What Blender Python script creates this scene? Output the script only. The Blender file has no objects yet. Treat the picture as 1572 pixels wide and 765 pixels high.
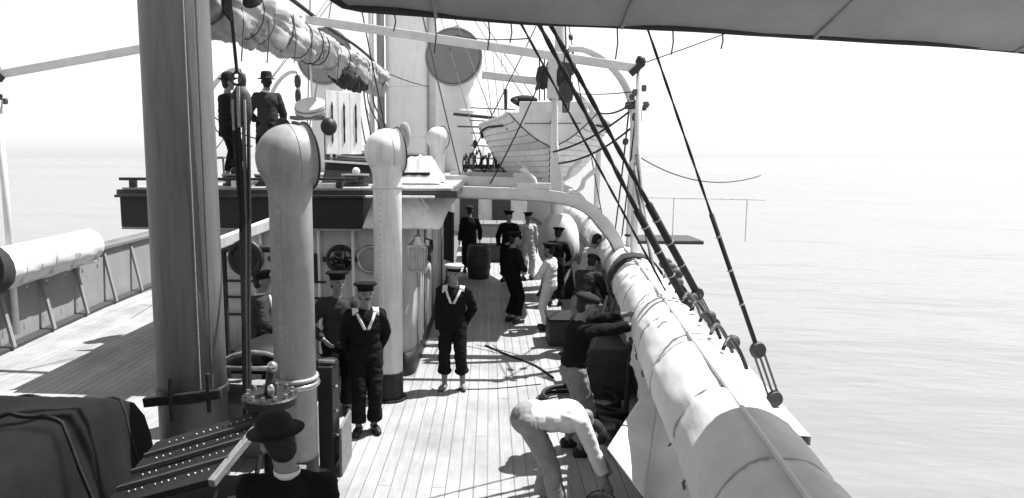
import bpy, math, random
from mathutils import Vector, Matrix, Quaternion, noise
from mathutils.bvhtree import BVHTree
random.seed(7)
S = bpy.context.scene
COL = S.collection
PI = math.pi
R = math.radians

# ------------------------------------------------------------------ camera, sky, sun, exposure
# ship axes: +Y = forward along the ship, +X = starboard, z = 0 on the deck planks
cam_d = bpy.data.cameras.new('camera')
cam = bpy.data.objects.new('camera', cam_d)
COL.objects.link(cam)
cam.location = (0.0, 0.0, 3.2)
cam.rotation_euler = (R(90 - 7.74), 0, R(4.5))
cam_d.sensor_width = 36.0
cam_d.lens = 24.4
cam_d.shift_x = 0.075
cam_d.shift_y = 0.003
cam_d.clip_start = 0.05
cam_d.clip_end = 60000
S.camera = cam

SUN_AZ = (0.857, 0.515)          # horizontal direction towards the sun
SUN_EL = R(62)
W = bpy.data.worlds.new('World')
S.world = W
W.use_nodes = True
nt = W.node_tree
nt.nodes.clear()
sky = nt.nodes.new('ShaderNodeTexSky')
sky.sky_type = 'NISHITA'
sky.sun_disc = False
sky.sun_elevation = SUN_EL
sky.sun_rotation = math.atan2(SUN_AZ[0], SUN_AZ[1])
sky.altitude = 0
sky.air_density = 1.0
sky.dust_density = 0.15
bw = nt.nodes.new('ShaderNodeSeparateColor')   # blue-sensitive monochrome plate: only the sky's blue light registers
bg = nt.nodes.new('ShaderNodeBackground')
bg.inputs['Strength'].default_value = 0.095
wo = nt.nodes.new('ShaderNodeOutputWorld')
nt.links.new(sky.outputs[0], bw.inputs[0])
nt.links.new(bw.outputs['Blue'], bg.inputs['Color'])
nt.links.new(bg.outputs[0], wo.inputs[0])

sd = bpy.data.lights.new('sun', 'SUN')
sd.energy = 5.0
sd.angle = R(0.5)
sd.color = (1, 1, 1)
sun = bpy.data.objects.new('sun', sd)
COL.objects.link(sun)
sun.location = (20, 12, 40)
to_sun = Vector((SUN_AZ[0] * math.cos(SUN_EL), SUN_AZ[1] * math.cos(SUN_EL), math.sin(SUN_EL)))
sun.rotation_euler = to_sun.to_track_quat('Z', 'Y').to_euler()

S.view_settings.view_transform = 'Standard'
S.view_settings.look = 'None'
S.view_settings.gamma = 1
S.view_settings.exposure = 0.95

# ------------------------------------------------------------------ materials (all greys: the plate is monochrome)
MATS = {}


def M(name, v, rough=.6, var=.2, scale=6, bump=.15, bscale=70, metal=0, streak=0.0, rnd=0.0, stretch=(1, 1, 1), trans=0.0, spec=.4, wear=0.0):
    m = bpy.data.materials.new(name)
    m.use_nodes = True
    t = m.node_tree
    p = t.nodes['Principled BSDF']
    L = t.links.new
    tc = t.nodes.new('ShaderNodeTexCoord')
    oi = t.nodes.new('ShaderNodeObjectInfo')
    mp = t.nodes.new('ShaderNodeMapping')
    mp.inputs['Scale'].default_value = stretch
    sc = t.nodes.new('ShaderNodeMath'); sc.operation = 'MULTIPLY'; sc.inputs[1].default_value = 37.0
    L(oi.outputs['Random'], sc.inputs[0])
    cb = t.nodes.new('ShaderNodeCombineXYZ')
    for i in range(3):
        L(sc.outputs[0], cb.inputs[i])
    L(cb.outputs[0], mp.inputs['Location'])
    L(tc.outputs['Object'], mp.inputs['Vector'])
    n1 = t.nodes.new('ShaderNodeTexNoise')
    n1.inputs['Scale'].default_value = scale
    n1.inputs['Detail'].default_value = 6
    n1.inputs['Roughness'].default_value = .62
    L(mp.outputs[0], n1.inputs['Vector'])
    mr = t.nodes.new('ShaderNodeMapRange')
    mr.inputs['From Min'].default_value = .28
    mr.inputs['From Max'].default_value = .72
    mr.inputs['To Min'].default_value = v * (1 - var)
    mr.inputs['To Max'].default_value = min(.9, v * (1 + var))
    L(n1.outputs[0], mr.inputs['Value'])
    cur = mr.outputs[0]
    if streak > 0:       # rust and dirt runs down the paint
        mp2 = t.nodes.new('ShaderNodeMapping')
        mp2.inputs['Scale'].default_value = (9, 9, .7)
        L(tc.outputs['Object'], mp2.inputs['Vector'])
        n2 = t.nodes.new('ShaderNodeTexNoise')
        n2.inputs['Scale'].default_value = 1.6
        n2.inputs['Detail'].default_value = 5
        L(mp2.outputs[0], n2.inputs['Vector'])
        m2 = t.nodes.new('ShaderNodeMapRange')
        m2.inputs['From Min'].default_value = .5
        m2.inputs['From Max'].default_value = .75
        m2.inputs['To Min'].default_value = 1
        m2.inputs['To Max'].default_value = 1 - streak
        L(n2.outputs[0], m2.inputs['Value'])
        mu = t.nodes.new('ShaderNodeMath'); mu.operation = 'MULTIPLY'
        L(cur, mu.inputs[0]); L(m2.outputs[0], mu.inputs[1])
        cur = mu.outputs[0]
    if rnd > 0:          # one plank differs from the next
        m3 = t.nodes.new('ShaderNodeMapRange')
        m3.inputs['To Min'].default_value = 1 - rnd
        m3.inputs['To Max'].default_value = 1 + rnd
        L(oi.outputs['Random'], m3.inputs['Value'])
        mu = t.nodes.new('ShaderNodeMath'); mu.operation = 'MULTIPLY'
        L(cur, mu.inputs[0]); L(m3.outputs[0], mu.inputs[1])
        cur = mu.outputs[0]
    if wear > 0:         # scuffs and damp stains that run over several boards
        ge = t.nodes.new('ShaderNodeNewGeometry')
        wn = t.nodes.new('ShaderNodeTexNoise')
        wn.inputs['Scale'].default_value = .9
        wn.inputs['Detail'].default_value = 7
        wn.inputs['Roughness'].default_value = .65
        L(ge.outputs['Position'], wn.inputs['Vector'])
        m4 = t.nodes.new('ShaderNodeMapRange')
        m4.inputs['From Min'].default_value = .40
        m4.inputs['From Max'].default_value = .66
        m4.inputs['To Min'].default_value = 1.06
        m4.inputs['To Max'].default_value = 1 - wear
        L(wn.outputs[0], m4.inputs['Value'])
        mu = t.nodes.new('ShaderNodeMath'); mu.operation = 'MULTIPLY'
        L(cur, mu.inputs[0]); L(m4.outputs[0], mu.inputs[1])
        cur = mu.outputs[0]
    L(cur, p.inputs['Base Color'])
    p.inputs['Roughness'].default_value = rough
    p.inputs['Metallic'].default_value = metal
    p.inputs['Specular IOR Level'].default_value = spec
    if bump > 0:
        n3 = t.nodes.new('ShaderNodeTexNoise')
        n3.inputs['Scale'].default_value = bscale
        n3.inputs['Detail'].default_value = 4
        L(mp.outputs[0], n3.inputs['Vector'])
        b = t.nodes.new('ShaderNodeBump')
        b.inputs['Strength'].default_value = bump
        b.inputs['Distance'].default_value = .02
        L(n3.outputs[0], b.inputs['Height'])
        L(b.outputs[0], p.inputs['Normal'])
    if trans > 0:
        tr = t.nodes.new('ShaderNodeBsdfTranslucent')
        L(cur, tr.inputs['Color'])
        mx = t.nodes.new('ShaderNodeMixShader')
        mx.inputs[0].default_value = trans
        out = t.nodes['Material Output']
        L(p.outputs[0], mx.inputs[1]); L(tr.outputs[0], mx.inputs[2])
        L(mx.outputs[0], out.inputs['Surface'])
    MATS[name] = m
    return m


M('teak', .32, .75, .14, 4, .25, 40, rnd=.07, stretch=(5, .5, 5), wear=.26)
M('caulk', .03, .9)
M('funnel_paint', .80, .5, .06, 2, .06, 20, streak=.10)
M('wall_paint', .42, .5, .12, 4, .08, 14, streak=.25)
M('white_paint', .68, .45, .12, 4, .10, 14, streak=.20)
M('boat_paint', .70, .5, .10, 4, .1, 40, streak=.10)
M('vent_paint', .29, .45, .14, 5, .10, 14, streak=.22)
M('disc_grey', .24, .7, .10, 2, .1, 30)
M('cover_grey', .24, .7, .12, 3, .15, 40)
M('mast_paint', .14, .55, .20, 3, .2, 20, streak=.28, stretch=(3, 3, .4))
M('spar_paint', .62, .5, .14, 4, .1, 40)
M('canvas', .62, .9, .12, 3, .10, 60)
M('sail_canvas', .34, .95, .30, 4, .2, 35)
M('awning_canvas', .34, .95, .18, 1.3, .3, 150, trans=.22)
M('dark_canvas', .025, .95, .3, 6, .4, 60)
M('tarpaulin', .011, .95, .3, 3, .15, 40, spec=.15)
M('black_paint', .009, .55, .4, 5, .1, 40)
M('iron', .03, .45, .5, 9, .25, 60, metal=.3)
M('dark_wood', .045, .6, .4, 5, .2, 40, stretch=(1, 6, 6))
M('mid_wood', .16, .6, .3, 5, .2, 40, stretch=(6, 1, 6))
M('rope_dark', .02, .9, .4, 30, .6, 120)
M('rope_light', .33, .9, .25, 30, .6, 120)
M('rope_mid', .12, .9, .3, 30, .6, 120)
M('wire', .10, .6, .2, 20, .1)
M('glass_dark', .01, .05, .2, 3, 0, spec=.8)
M('glass_pale', .35, .15, .2, 6, 0, spec=.6)
M('brass', .42, .25, .25, 9, .08, 30, metal=.8)
M('navy', .010, .95, .35, 9, .3, 160, spec=.12)
M('suit', .010, .95, .35, 9, .3, 160, spec=.12)
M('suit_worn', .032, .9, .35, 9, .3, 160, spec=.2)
M('grey_cloth', .20, .95, .25, 9, .3, 160, spec=.2)
M('pale_trousers', .28, .95, .20, 9, .3, 160, spec=.2)
M('white_cloth', .66, .95, .10, 9, .3, 160, spec=.2)
M('off_white_cloth', .42, .95, .15, 9, .3, 160, spec=.2)
M('skin', .19, .6, .12, 12, .1, 90)
M('hair', .015, .8, .4, 30, .5, 90)
M('felt', .014, .85, .3, 9, .2, 120, spec=.2)
M('leather', .02, .5, .4, 12, .2, 80)
M('hull_paint', .30, .5, .15, 2, .1, 30, streak=.3)
M('hose', .02, .6, .4, 15, .2, 60)


def sea_mat():
    m = bpy.data.materials.new('sea_water')
    m.use_nodes = True
    t = m.node_tree
    p = t.nodes['Principled BSDF']
    p.inputs['Base Color'].default_value = (.19, .19, .19, 1)
    p.inputs['Roughness'].default_value = .30
    p.inputs['IOR'].default_value = 1.33
    tc = t.nodes.new('ShaderNodeTexCoord')
    mp = t.nodes.new('ShaderNodeMapping')
    mp.inputs['Scale'].default_value = (.5, 1, 1)
    t.links.new(tc.outputs['Object'], mp.inputs['Vector'])
    pn = t.nodes.new('ShaderNodeTexNoise')
    pn.inputs['Scale'].default_value = .012
    pn.inputs['Detail'].default_value = 6
    t.links.new(mp.outputs[0], pn.inputs['Vector'])
    pr = t.nodes.new('ShaderNodeMapRange')
    pr.inputs['To Min'].default_value = .13
    pr.inputs['To Max'].default_value = .30
    t.links.new(pn.outputs[0], pr.inputs['Value'])
    t.links.new(pr.outputs[0], p.inputs['Base Color'])
    r2 = t.nodes.new('ShaderNodeMapRange')
    r2.inputs['From Min'].default_value = .35
    r2.inputs['From Max'].default_value = .65
    r2.inputs['To Min'].default_value = .16
    r2.inputs['To Max'].default_value = .38
    t.links.new(pn.outputs[0], r2.inputs['Value'])
    t.links.new(r2.outputs[0], p.inputs['Roughness'])
    prev = None
    for s, d in ((.06, 1.2), (.25, .45), (1.1, .12)):
        n = t.nodes.new('ShaderNodeTexNoise')
        n.inputs['Scale'].default_value = s
        n.inputs['Detail'].default_value = 5
        t.links.new(mp.outputs[0], n.inputs['Vector'])
        b = t.nodes.new('ShaderNodeBump')
        b.inputs['Strength'].default_value = .6
        b.inputs['Distance'].default_value = d
        t.links.new(n.outputs[0], b.inputs['Height'])
        if prev:
            t.links.new(prev.outputs[0], b.inputs['Normal'])
        prev = b
    t.links.new(prev.outputs[0], p.inputs['Normal'])
    MATS['sea'] = m


sea_mat()

# ------------------------------------------------------------------ helpers
ORG = {}


def frame_from(d):
    d = Vector(d).normalized()
    a = Vector((0, 0, 1)) if abs(d.z) < .9 else Vector((0, 1, 0))
    x = a.cross(d).normalized()
    return x, d.cross(x).normalized(), d


class MB:
    def __init__(s):
        s.v = []; s.f = []

    def add(s, vs, fs):
        o = len(s.v)
        s.v += [Vector(v) for v in vs]
        s.f += [tuple(i + o for i in f) for f in fs]
        return s

    def box(s, c, d, rot=None):
        hx, hy, hz = d[0] / 2, d[1] / 2, d[2] / 2
        vs = [Vector((x, y, z)) for x in (-hx, hx) for y in (-hy, hy) for z in (-hz, hz)]
        if rot is not None:
            vs = [rot @ v for v in vs]
        c = Vector(c)
        return s.add([v + c for v in vs], [(0, 1, 3, 2), (4, 6, 7, 5), (0, 4, 5, 1), (2, 3, 7, 6), (0, 2, 6, 4), (1, 5, 7, 3)])

    def bar(s, a, b, w, h, up=(0, 0, 1)):
        a = Vector(a); b = Vector(b)
        d = (b - a).normalized()
        u = Vector(up)
        x = d.cross(u).normalized(); u = x.cross(d).normalized()
        vs = []
        for p in (a, b):
            for i, j in ((-1, -1), (1, -1), (1, 1), (-1, 1)):
                vs.append(p + x * (i * w / 2) + u * (j * h / 2))
        return s.add(vs, [(3, 2, 1, 0), (4, 5, 6, 7), (0, 1, 5, 4), (1, 2, 6, 5), (2, 3, 7, 6), (3, 0, 4, 7)])

    def tube(s, pts, r, n=8, cap=True, sq=1.0):
        pts = [Vector(p) for p in pts]
        k = len(pts)
        rr = r if isinstance(r, (list, tuple)) else [r] * k
        ds = []
        for i in range(k):
            a = pts[max(0, i - 1)]; b = pts[min(k - 1, i + 1)]
            ds.append((b - a).normalized())
        x, y, _ = frame_from(ds[0])
        vs = []
        for i in range(k):
            if i:
                q = ds[i - 1].rotation_difference(ds[i])
                x = q @ x; y = q @ y
            for j in range(n):
                a = 2 * PI * j / n
                vs.append(pts[i] + (x * math.cos(a) + y * math.sin(a) * sq) * rr[i])
        fs = []
        for i in range(k - 1):
            for j in range(n):
                fs.append((i * n + j, i * n + (j + 1) % n, (i + 1) * n + (j + 1) % n, (i + 1) * n + j))
        if cap:
            fs.append(tuple(range(n - 1, -1, -1)))
            fs.append(tuple((k - 1) * n + j for j in range(n)))
        return s.add(vs, fs)

    def lathe(s, prof, c=(0, 0, 0), axis=(0, 0, 1), n=24, sx=1, sy=1, fr=None):
        """profile of (radius, height) turned round an axis"""
        x, y, d = fr if fr else frame_from(axis)
        c = Vector(c)
        vs = []
        for r, h in prof:
            for j in range(n):
                a = 2 * PI * j / n
                vs.append(c + x * (math.cos(a) * r * sx) + y * (math.sin(a) * r * sy) + d * h)
        fs = []
        for i in range(len(prof) - 1):
            for j in range(n):
                fs.append((i * n + j, i * n + (j + 1) % n, (i + 1) * n + (j + 1) % n, (i + 1) * n + j))
        if prof[0][0] > 1e-4:
            fs.append(tuple(range(n - 1, -1, -1)))
        if prof[-1][0] > 1e-4:
            fs.append(tuple((len(prof) - 1) * n + j for j in range(n)))
        return s.add(vs, fs)

    def ell(s, c, r, fr=None, seg=16, rings=10):
        prof = [(max(1e-5, math.sin(PI * i / rings)), -math.cos(PI * i / rings)) for i in range(rings + 1)]
        x, y, d = fr if fr else (Vector((1, 0, 0)), Vector((0, 1, 0)), Vector((0, 0, 1)))
        vs = []
        c = Vector(c)
        for q, h in prof:
            for j in range(seg):
                a = 2 * PI * j / seg
                vs.append(c + x * (math.cos(a) * q * r[0]) + y * (math.sin(a) * q * r[1]) + d * (h * r[2]))
        fs = []
        for i in range(rings):
            for j in range(seg):
                fs.append((i * seg + j, i * seg + (j + 1) % seg, (i + 1) * seg + (j + 1) % seg, (i + 1) * seg + j))
        return s.add(vs, fs)

    def torus(s, c, axis, R0, r, n=32, m=8, a0=0, a1=2 * PI):
        x, y, d = frame_from(axis)
        c = Vector(c)
        full = abs(a1 - a0 - 2 * PI) < 1e-6
        k = n if full else n + 1
        vs = []
        for i in range(k):
            a = a0 + (a1 - a0) * i / n
            o = x * math.cos(a) + y * math.sin(a)
            for j in range(m):
                b = 2 * PI * j / m
                vs.append(c + o * (R0 + r * math.cos(b)) + d * (r * math.sin(b)))
        fs = []
        for i in range(n):
            i2 = (i + 1) % k
            for j in range(m):
                fs.append((i * m + j, i2 * m + j, i2 * m + (j + 1) % m, i * m + (j + 1) % m))
        return s.add(vs, fs)

    def grid(s, rows, close=False):
        """rows: list of equally long point lists"""
        n = len(rows[0])
        vs = [p for r in rows for p in r]
        fs = []
        for i in range(len(rows) - 1):
            for j in range(n if close else n - 1):
                fs.append((i * n + j, i * n + (j + 1) % n, (i + 1) * n + (j + 1) % n, (i + 1) * n + j))
        return s.add(vs, fs)

    def mesh(s, name, o=(0, 0, 0), smooth=False):
        o = Vector(o)
        me = bpy.data.meshes.new(name)
        me.from_pydata([tuple(v - o) for v in s.v], [], s.f)
        me.update()
        if smooth:
            me.polygons.foreach_set('use_smooth', [True] * len(me.polygons))
        return me

    def build(s, name, mat, parent=None, smooth=False, org=None, bevel=0, solid=0, sub=0, sharp=None):
        if parent is not None:
            o = ORG[parent.name]
        else:
            o = Vector(org) if org is not None else Vector((0, 0, 0))
        me = s.mesh(name, o, smooth)
        if smooth and sharp:
            me.set_sharp_from_angle(angle=R(sharp))
        return put(name, me, mat, parent, o, bevel, solid, sub)


def put(name, me, mat, parent=None, o=(0, 0, 0), bevel=0, solid=0, sub=0):
    if not me.materials:
        me.materials.append(MATS[mat])
    ob = bpy.data.objects.new(name, me)
    COL.objects.link(ob)
    if parent is not None:
        ob.parent = parent
    else:
        ob.location = o
    ORG[ob.name] = Vector(o)
    if sub:
        m = ob.modifiers.new('sub', 'SUBSURF'); m.levels = sub; m.render_levels = sub
    if solid:
        m = ob.modifiers.new('solid', 'SOLIDIFY'); m.thickness = solid; m.offset = 0
    if bevel:
        m = ob.modifiers.new('bevel', 'BEVEL'); m.width = bevel; m.segments = 2; m.limit_method = 'ANGLE'
    return ob


def tag(o, label, cat, group=None, kind=None):
    o['label'] = label
    o['category'] = cat
    if group:
        o['group'] = group
    if kind:
        o['kind'] = kind
    return o


def thing(name, loc, label, cat, group=None):
    e = bpy.data.objects.new(name, None)
    COL.objects.link(e)
    e.location = loc
    e.empty_display_size = .2
    ORG[e.name] = Vector(loc)
    return tag(e, label, cat, group)


def copy_tree(o, parent=None):
    c = o.copy()
    COL.objects.link(c)
    c.parent = parent
    for ch in list(o.children):
        copy_tree(ch, c)
    return c


CL = -2.9        # the ship's centre line


def to_port(o, label, group=None):
    """the mirrored twin on the port side"""
    c = copy_tree(o)
    c.location.x = 2 * CL - o.location.x
    c.scale.x = -1
    c['label'] = label
    if group:
        c['group'] = group
        o['group'] = group
    return c


def lerp(a, b, t):
    return a + (b - a) * t


def interp(tab, x):
    if x <= tab[0][0]:
        return tab[0][1]
    for (a, va), (b, vb) in zip(tab, tab[1:]):
        if x <= b:
            return lerp(va, vb, (x - a) / (b - a))
    return tab[-1][1]


def smooth(t):
    t = max(0, min(1, t))
    return t * t * (3 - 2 * t)


def curve(pts, n=10):
    """Catmull-Rom through the points"""
    P = [Vector(p) for p in pts]
    P = [P[0] * 2 - P[1]] + P + [P[-1] * 2 - P[-2]]
    out = []
    for i in range(1, len(P) - 2):
        for k in range(n):
            t = k / n
            a, b, c, d = P[i - 1], P[i], P[i + 1], P[i + 2]
            out.append(.5 * ((2 * b) + (c - a) * t + (2 * a - 5 * b + 4 * c - d) * t * t + (3 * b - a - 3 * c + d) * t ** 3))
    out.append(P[-2])
    return out


def sag(a, b, s, n=14):
    a = Vector(a); b = Vector(b)
    return [a.lerp(b, i / n) - Vector((0, 0, s * 4 * (i / n) * (1 - i / n))) for i in range(n + 1)]


# batten on top of the starboard rail cover: X against Y (the side widens forward of the stern)
XB_T = [(-6, .3), (0, 1.02), (3, 1.35), (5.7, 1.62), (8.8, 1.94), (11, 2.15), (14, 2.40), (20, 2.68), (28, 2.65), (36, 2.2), (44, 1.0), (52, -1.0), (58, CL)]


def XB(y):
    return interp(XB_T, y)


# ------------------------------------------------------------------ sea and deck
sea = MB().add([(-30000, -30000, 0), (30000, -30000, 0), (30000, 30000, 0), (-30000, 30000, 0)], [(0, 1, 2, 3)]).build('sea', 'sea', org=(0, 0, -3.4))
sea['kind'] = 'structure'

ys = [y * 2 for y in range(-3, 30)]
rows = [[(XB(y) + .25, y, -.006) for y in ys], [(2 * CL - XB(y) - .25, y, -.006) for y in ys]]
deck = MB().grid(rows).build('deck', 'caulk')
deck['kind'] = 'structure'

pw = .135
unit = MB()
unit.box((0, 0, 0), (1, 1, 1))
plank_me = {}


def plank(x, y0, y1):
    L_ = round(y1 - y0, 2)
    key = L_
    if key not in plank_me:
        b = MB()
        w = pw - .007
        c = .004
        vs = []
        for y in (-L_ / 2 + .003, L_ / 2 - .003):
            vs += [(-w / 2, y, -.03), (-w / 2, y, -c), (-w / 2 + c, y, 0), (w / 2 - c, y, 0), (w / 2, y, -c), (w / 2, y, -.03)]
        b.add(vs, [(0, 1, 7, 6), (1, 2, 8, 7), (2, 3, 9, 8), (3, 4, 10, 9), (4, 5, 11, 10), (5, 4, 3, 2, 1, 0), (6, 7, 8, 9, 10, 11)])
        me = b.mesh('plank')
        me.materials.append(MATS['teak'])
        plank_me[key] = me
    o = bpy.data.objects.new('plank', plank_me[key])
    COL.objects.link(o)
    o.parent = deck
    o.location = (x, (y0 + y1) / 2, .003 + random.uniform(-.0012, .0012))


HX0_, HX1_ = -4.72, -1.10
nS = 0
x = -8.3
i = 0
while x < 2.6:
    i += 1
    x += pw
    near = x > -2.35
    lo = 2.5 if near else 3.2
    xs = x if x > CL else 2 * CL - x
    while XB(lo) + .10 < xs and lo < 30:
        lo += .1
    hi = 30 if near else 24
    if HX0_ < x < HX1_:       # the planks stop at the deckhouse
        hi = 9.83
    xs2 = max(XB(yy) for yy in range(0, 30))
    if xs > xs2 + .1:
        continue
    cuts = [lo]
    base = [(5.2, 10.4, 16.9), (7.7, 13.1, 19.5), (6.4, 11.8, 18.1), (9.0, 14.3, 21)][i % 4] if near else [(9.5, 16), (12, 19), (7.5, 14)][i % 3]
    for c in base:
        if lo + .8 < c < hi - .8:
            cuts.append(c)
    cuts.append(hi)
    for a, b in zip(cuts, cuts[1:]):
        plank(x, a, b)
        nS += 1

# the wooden hull below the rail
rows = []
for off, z in ((.33, 1.35), (.38, .0), (.36, -1.6), (.2, -3.6)):
    rows.append([(XB(y) + off, y, z) for y in ys])
hb = MB().grid(rows)
hb.grid([[(2 * CL - XB(y) - off, y, z) for y in ys] for off, z in ((.33, 1.35), (.38, .0), (.36, -1.6), (.2, -3.6))])
hull = hb.build('hull', 'hull_paint', smooth=True)
hull['kind'] = 'structure'


# ------------------------------------------------------------------ bulwarks with their rail covers
def bulwark(side, label):
    t = thing('bulwark', (XB(8) if side > 0 else 2 * CL - XB(8), 8, 0), label, 'bulwark', 'bulwarks of the ship')
    mx = (lambda x_: x_) if side > 0 else (lambda x_: 2 * CL - x_)
    b = MB()
    for o0, o1, z0, z1 in ((.20, .28, 0, 1.22),):
        a = [(mx(XB(y) + o0), y, z0) for y in ys]; c = [(mx(XB(y) + o0), y, z1) for y in ys]
        d = [(mx(XB(y) + o1), y, z1) for y in ys]; e = [(mx(XB(y) + o1), y, z0) for y in ys]
        b.grid([a, c, d, e, a])
    b.build('plating', 'cover_grey', t)
    b = MB()
    b.grid([[(mx(XB(y) + o), y, z) for y in ys] for o, z in ((.02, .0), (.02, .06), (.2, .08), (.2, 0))])
    b.build('waterway', 'dark_wood', t)
    b = MB()
    b.grid([[(mx(XB(y) + o), y, z) for y in ys] for o, z in ((.12, 1.225), (.12, 1.285), (.38, 1.285), (.38, 1.225), (.12, 1.225))])
    b.build('rail_cap', 'mid_wood', t)
    for k in range(14):
        y = 3.2 + k * 1.25
        s_ = MB()
        s_.bar((mx(XB(y) - .02), y, .06), (mx(XB(y) + .2), y, 1.15), .07, .05)
        s_.build('stay', 'cover_grey', t)
    return t


bulwark(1, 'starboard bulwark under the white rail covers, on the right')
bulwark(-1, 'port bulwark at the far left, across the deckhouse')

SEC = [(-.15, .56), (-.13, .82), (-.10, 1.08), (-.17, 1.14), (-.27, 1.24), (-.31, 1.38), (-.29, 1.52), (-.22, 1.65), (-.11, 1.745), (0, 1.775), (.14, 1.765), (.28, 1.70), (.38, 1.58), (.42, 1.42), (.40, 1.25)]


def cover(y0, y1, label, scale=1.0, apron=True, step=.055, seed=0, taper=None):
    t = thing('rail_cover', (XB(y0), y0, 0), label, 'canvas cover', 'canvas rail covers')
    n = int((y1 - y0) / step)
    rows = []
    sec = SEC if apron else SEC[2:]
    fine = [(p.x, p.z) for p in curve([(o, 0, z) for o, z in sec], 4)]
    turns = []
    yb = y0 + .4
    while yb < y1 - .2:
        turns.append(yb)
        yb += random.uniform(.7, 1.15)

    def skin(y, ox, z, kk):
        zz = 1.42 + (z - 1.42) * scale
        o2 = .05 + (ox - .05) * scale
        d = noise.noise(Vector((y * 1.3, kk * .35, seed))) * .022 + noise.noise(Vector((y * 3 + kk * .8, kk * .5, seed + 9))) * .009
        near_ = min(abs(y - q) for q in turns)
        w_ = math.exp(-near_ / .16)
        d -= .018 * math.exp(-(near_ / .07) ** 2)
        d += w_ * .026 * (abs(noise.noise(Vector((kk * 2.4, seed, y * .8)))) - .2)
        d += .012 * (.3 - abs(noise.noise(Vector((y * 2.2 + kk * 1.3, kk * .8 - y, seed + 3)))))
        if kk < 3:
            zz = z
            return Vector((XB(y) + o2 + d * 1.4, y, zz + d * .3))
        return Vector((XB(y) + o2 + d * (o2 - .05) / .4, y, zz + d * (zz - 1.42) / .36 + .2 * d))

    for i_ in range(n + 1):
        y = lerp(y0, y1, i_ / n)
        row = []
        for k, (ox, z) in enumerate(fine):
            kk = k / 4 + (0 if apron else 2)
            p_ = skin(y, ox, z, kk)
            if apron and kk < 1:        # ragged lower edge
                p_.z += (1 - kk) * (.14 * noise.noise(Vector((y * .9, 3.3, seed))) + .10 * (1 - math.cos((y - y0) * 1.3)))
            row.append(p_)
        rows.append(row)
    t_b = MB().grid(rows)
    t_b.build('canvas', 'canvas', t, smooth=True, solid=.012)
    for yb in turns:
        pts = []
        for k, (ox, z) in enumerate(fine):
            kk = k / 4 + (0 if apron else 2)
            if kk > 2.4:
                p_ = skin(yb, ox, z, kk)
                p_ += Vector((ox - .05, 0, z - 1.42)).normalized() * .009
                pts.append(p_)
        MB().tube(curve(pts[::4] + [pts[-1]], 4), .006, 6).build('rope_turn', 'off_white_cloth', t, smooth=True)
    cap = [Vector(p_) for p_ in rows[0][(8 if apron else 0):]]
    cm = sum(cap, Vector()) / len(cap)
    ec = MB()
    ec.grid([cap, [cm.lerp(p_, .6) + Vector((0, -.05 + .03 * noise.noise(p_ * 9), 0)) for p_ in cap], [cm.lerp(p_, .15) + Vector((0, .02, 0)) for p_ in cap]])
    ec.build('gathered_end', 'canvas', t, smooth=True)
    # batten along the crest and the lacing line along the seam
    b = MB(); b.tube([(XB(y) + .02, y, 1.42 + .375 * scale) for y in [lerp(y0, y1, i_ / 20) for i_ in range(21)]], .016, 6)
    b.build('batten', 'spar_paint', t)
    b = MB(); b.tube([(XB(y) - .115 * scale - .0, y, 1.10) for y in [lerp(y0, y1, i_ / 20) for i_ in range(21)]], .014, 6)
    b.build('lacing', 'canvas', t)
    k = 0
    y = y0 + .3
    while y < y1 - .2:
        jy = random.uniform(-.12, .12)
        if k % 2:
            p_ = [(XB(y) - .30 * scale, y + jy, 1.40), (XB(y) - .318 * scale - .01, y + jy + .015, 1.37), (XB(y) - .31 * scale, y + jy + .03 * random.uniform(-1, 1), 1.30)]
        else:
            p_ = [(XB(y) - .10 * scale, y + jy, 1.76), (XB(y) - .14 * scale, y + jy + .02, 1.745), (XB(y) - .19 * scale, y + jy + .03 * random.uniform(-1, 1), 1.70)]
        if y > 5.8:
            MB().tube(p_, .005, 5).build('tie', 'rope_mid', t)
        MB().tube([(XB(y) - .14, y + .2, 1.05), (XB(y) - .165, y + .2, 1.02), (XB(y) - .15, y + .2, .97)], .010, 5).build('tie', 'rope_mid', t)
        y += .62
        k += 1
    return t


c1 = cover(2.2, 10.0, 'long white canvas rail cover with lacing on the right, nearest the viewer', scale=.93, seed=1)
c2 = cover(10.45, 13.6, 'shorter white canvas rail cover beyond the dark gap', scale=.86, apron=False, seed=4)
c3 = cover(14.2, 24.0, 'white canvas rail cover farthest forward on the starboard side', scale=.8, apron=False, seed=7, step=.15)
# dark sheet painted as the shaded roll end in the gap between two covers
g = MB()
g.grid([[(XB(y) + .05 + (ox - .05) * 1.05, y, 1.42 + (z - 1.42) * 1.07) for ox, z in SEC[2:]] for y in (9.95, 10.05, 10.25, 10.42)])
g.build('shade_band', 'dark_canvas', c1, smooth=True, solid=.02)
# corner of the near cover thrown back over the rail towards the deck
K0, K1 = Vector((1.49, 6.0, 1.06)), Vector((1.06, 4.5, .93))
FB, FC, FD = Vector((.89, 5.0, 1.06)), Vector((1.12, 4.25, .62)), Vector((1.12, 3.0, .60))
FT, FE = Vector((1.56, 6.6, 1.06)), Vector((1.20, 3.0, 1.12))


def quad_rows(a, b, c, d, n, m, amp, sd_):
    rows_ = []
    for i_ in range(n + 1):
        row_ = []
        for j_ in range(m + 1):
            u_, v_ = i_ / n, j_ / m
            p_ = a.lerp(b, u_).lerp(d.lerp(c, u_), v_)
            w_ = min(1, 4 * min(u_, 1 - u_, v_, 1 - v_))
            p_ = p_ + Vector((amp * w_ * (noise.noise(p_ * 4 + Vector((sd_, 0, 0))) + .5 * noise.noise(p_ * 11)), 0, 0))
            row_.append(p_)
        rows_.append(row_)
    return rows_


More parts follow.
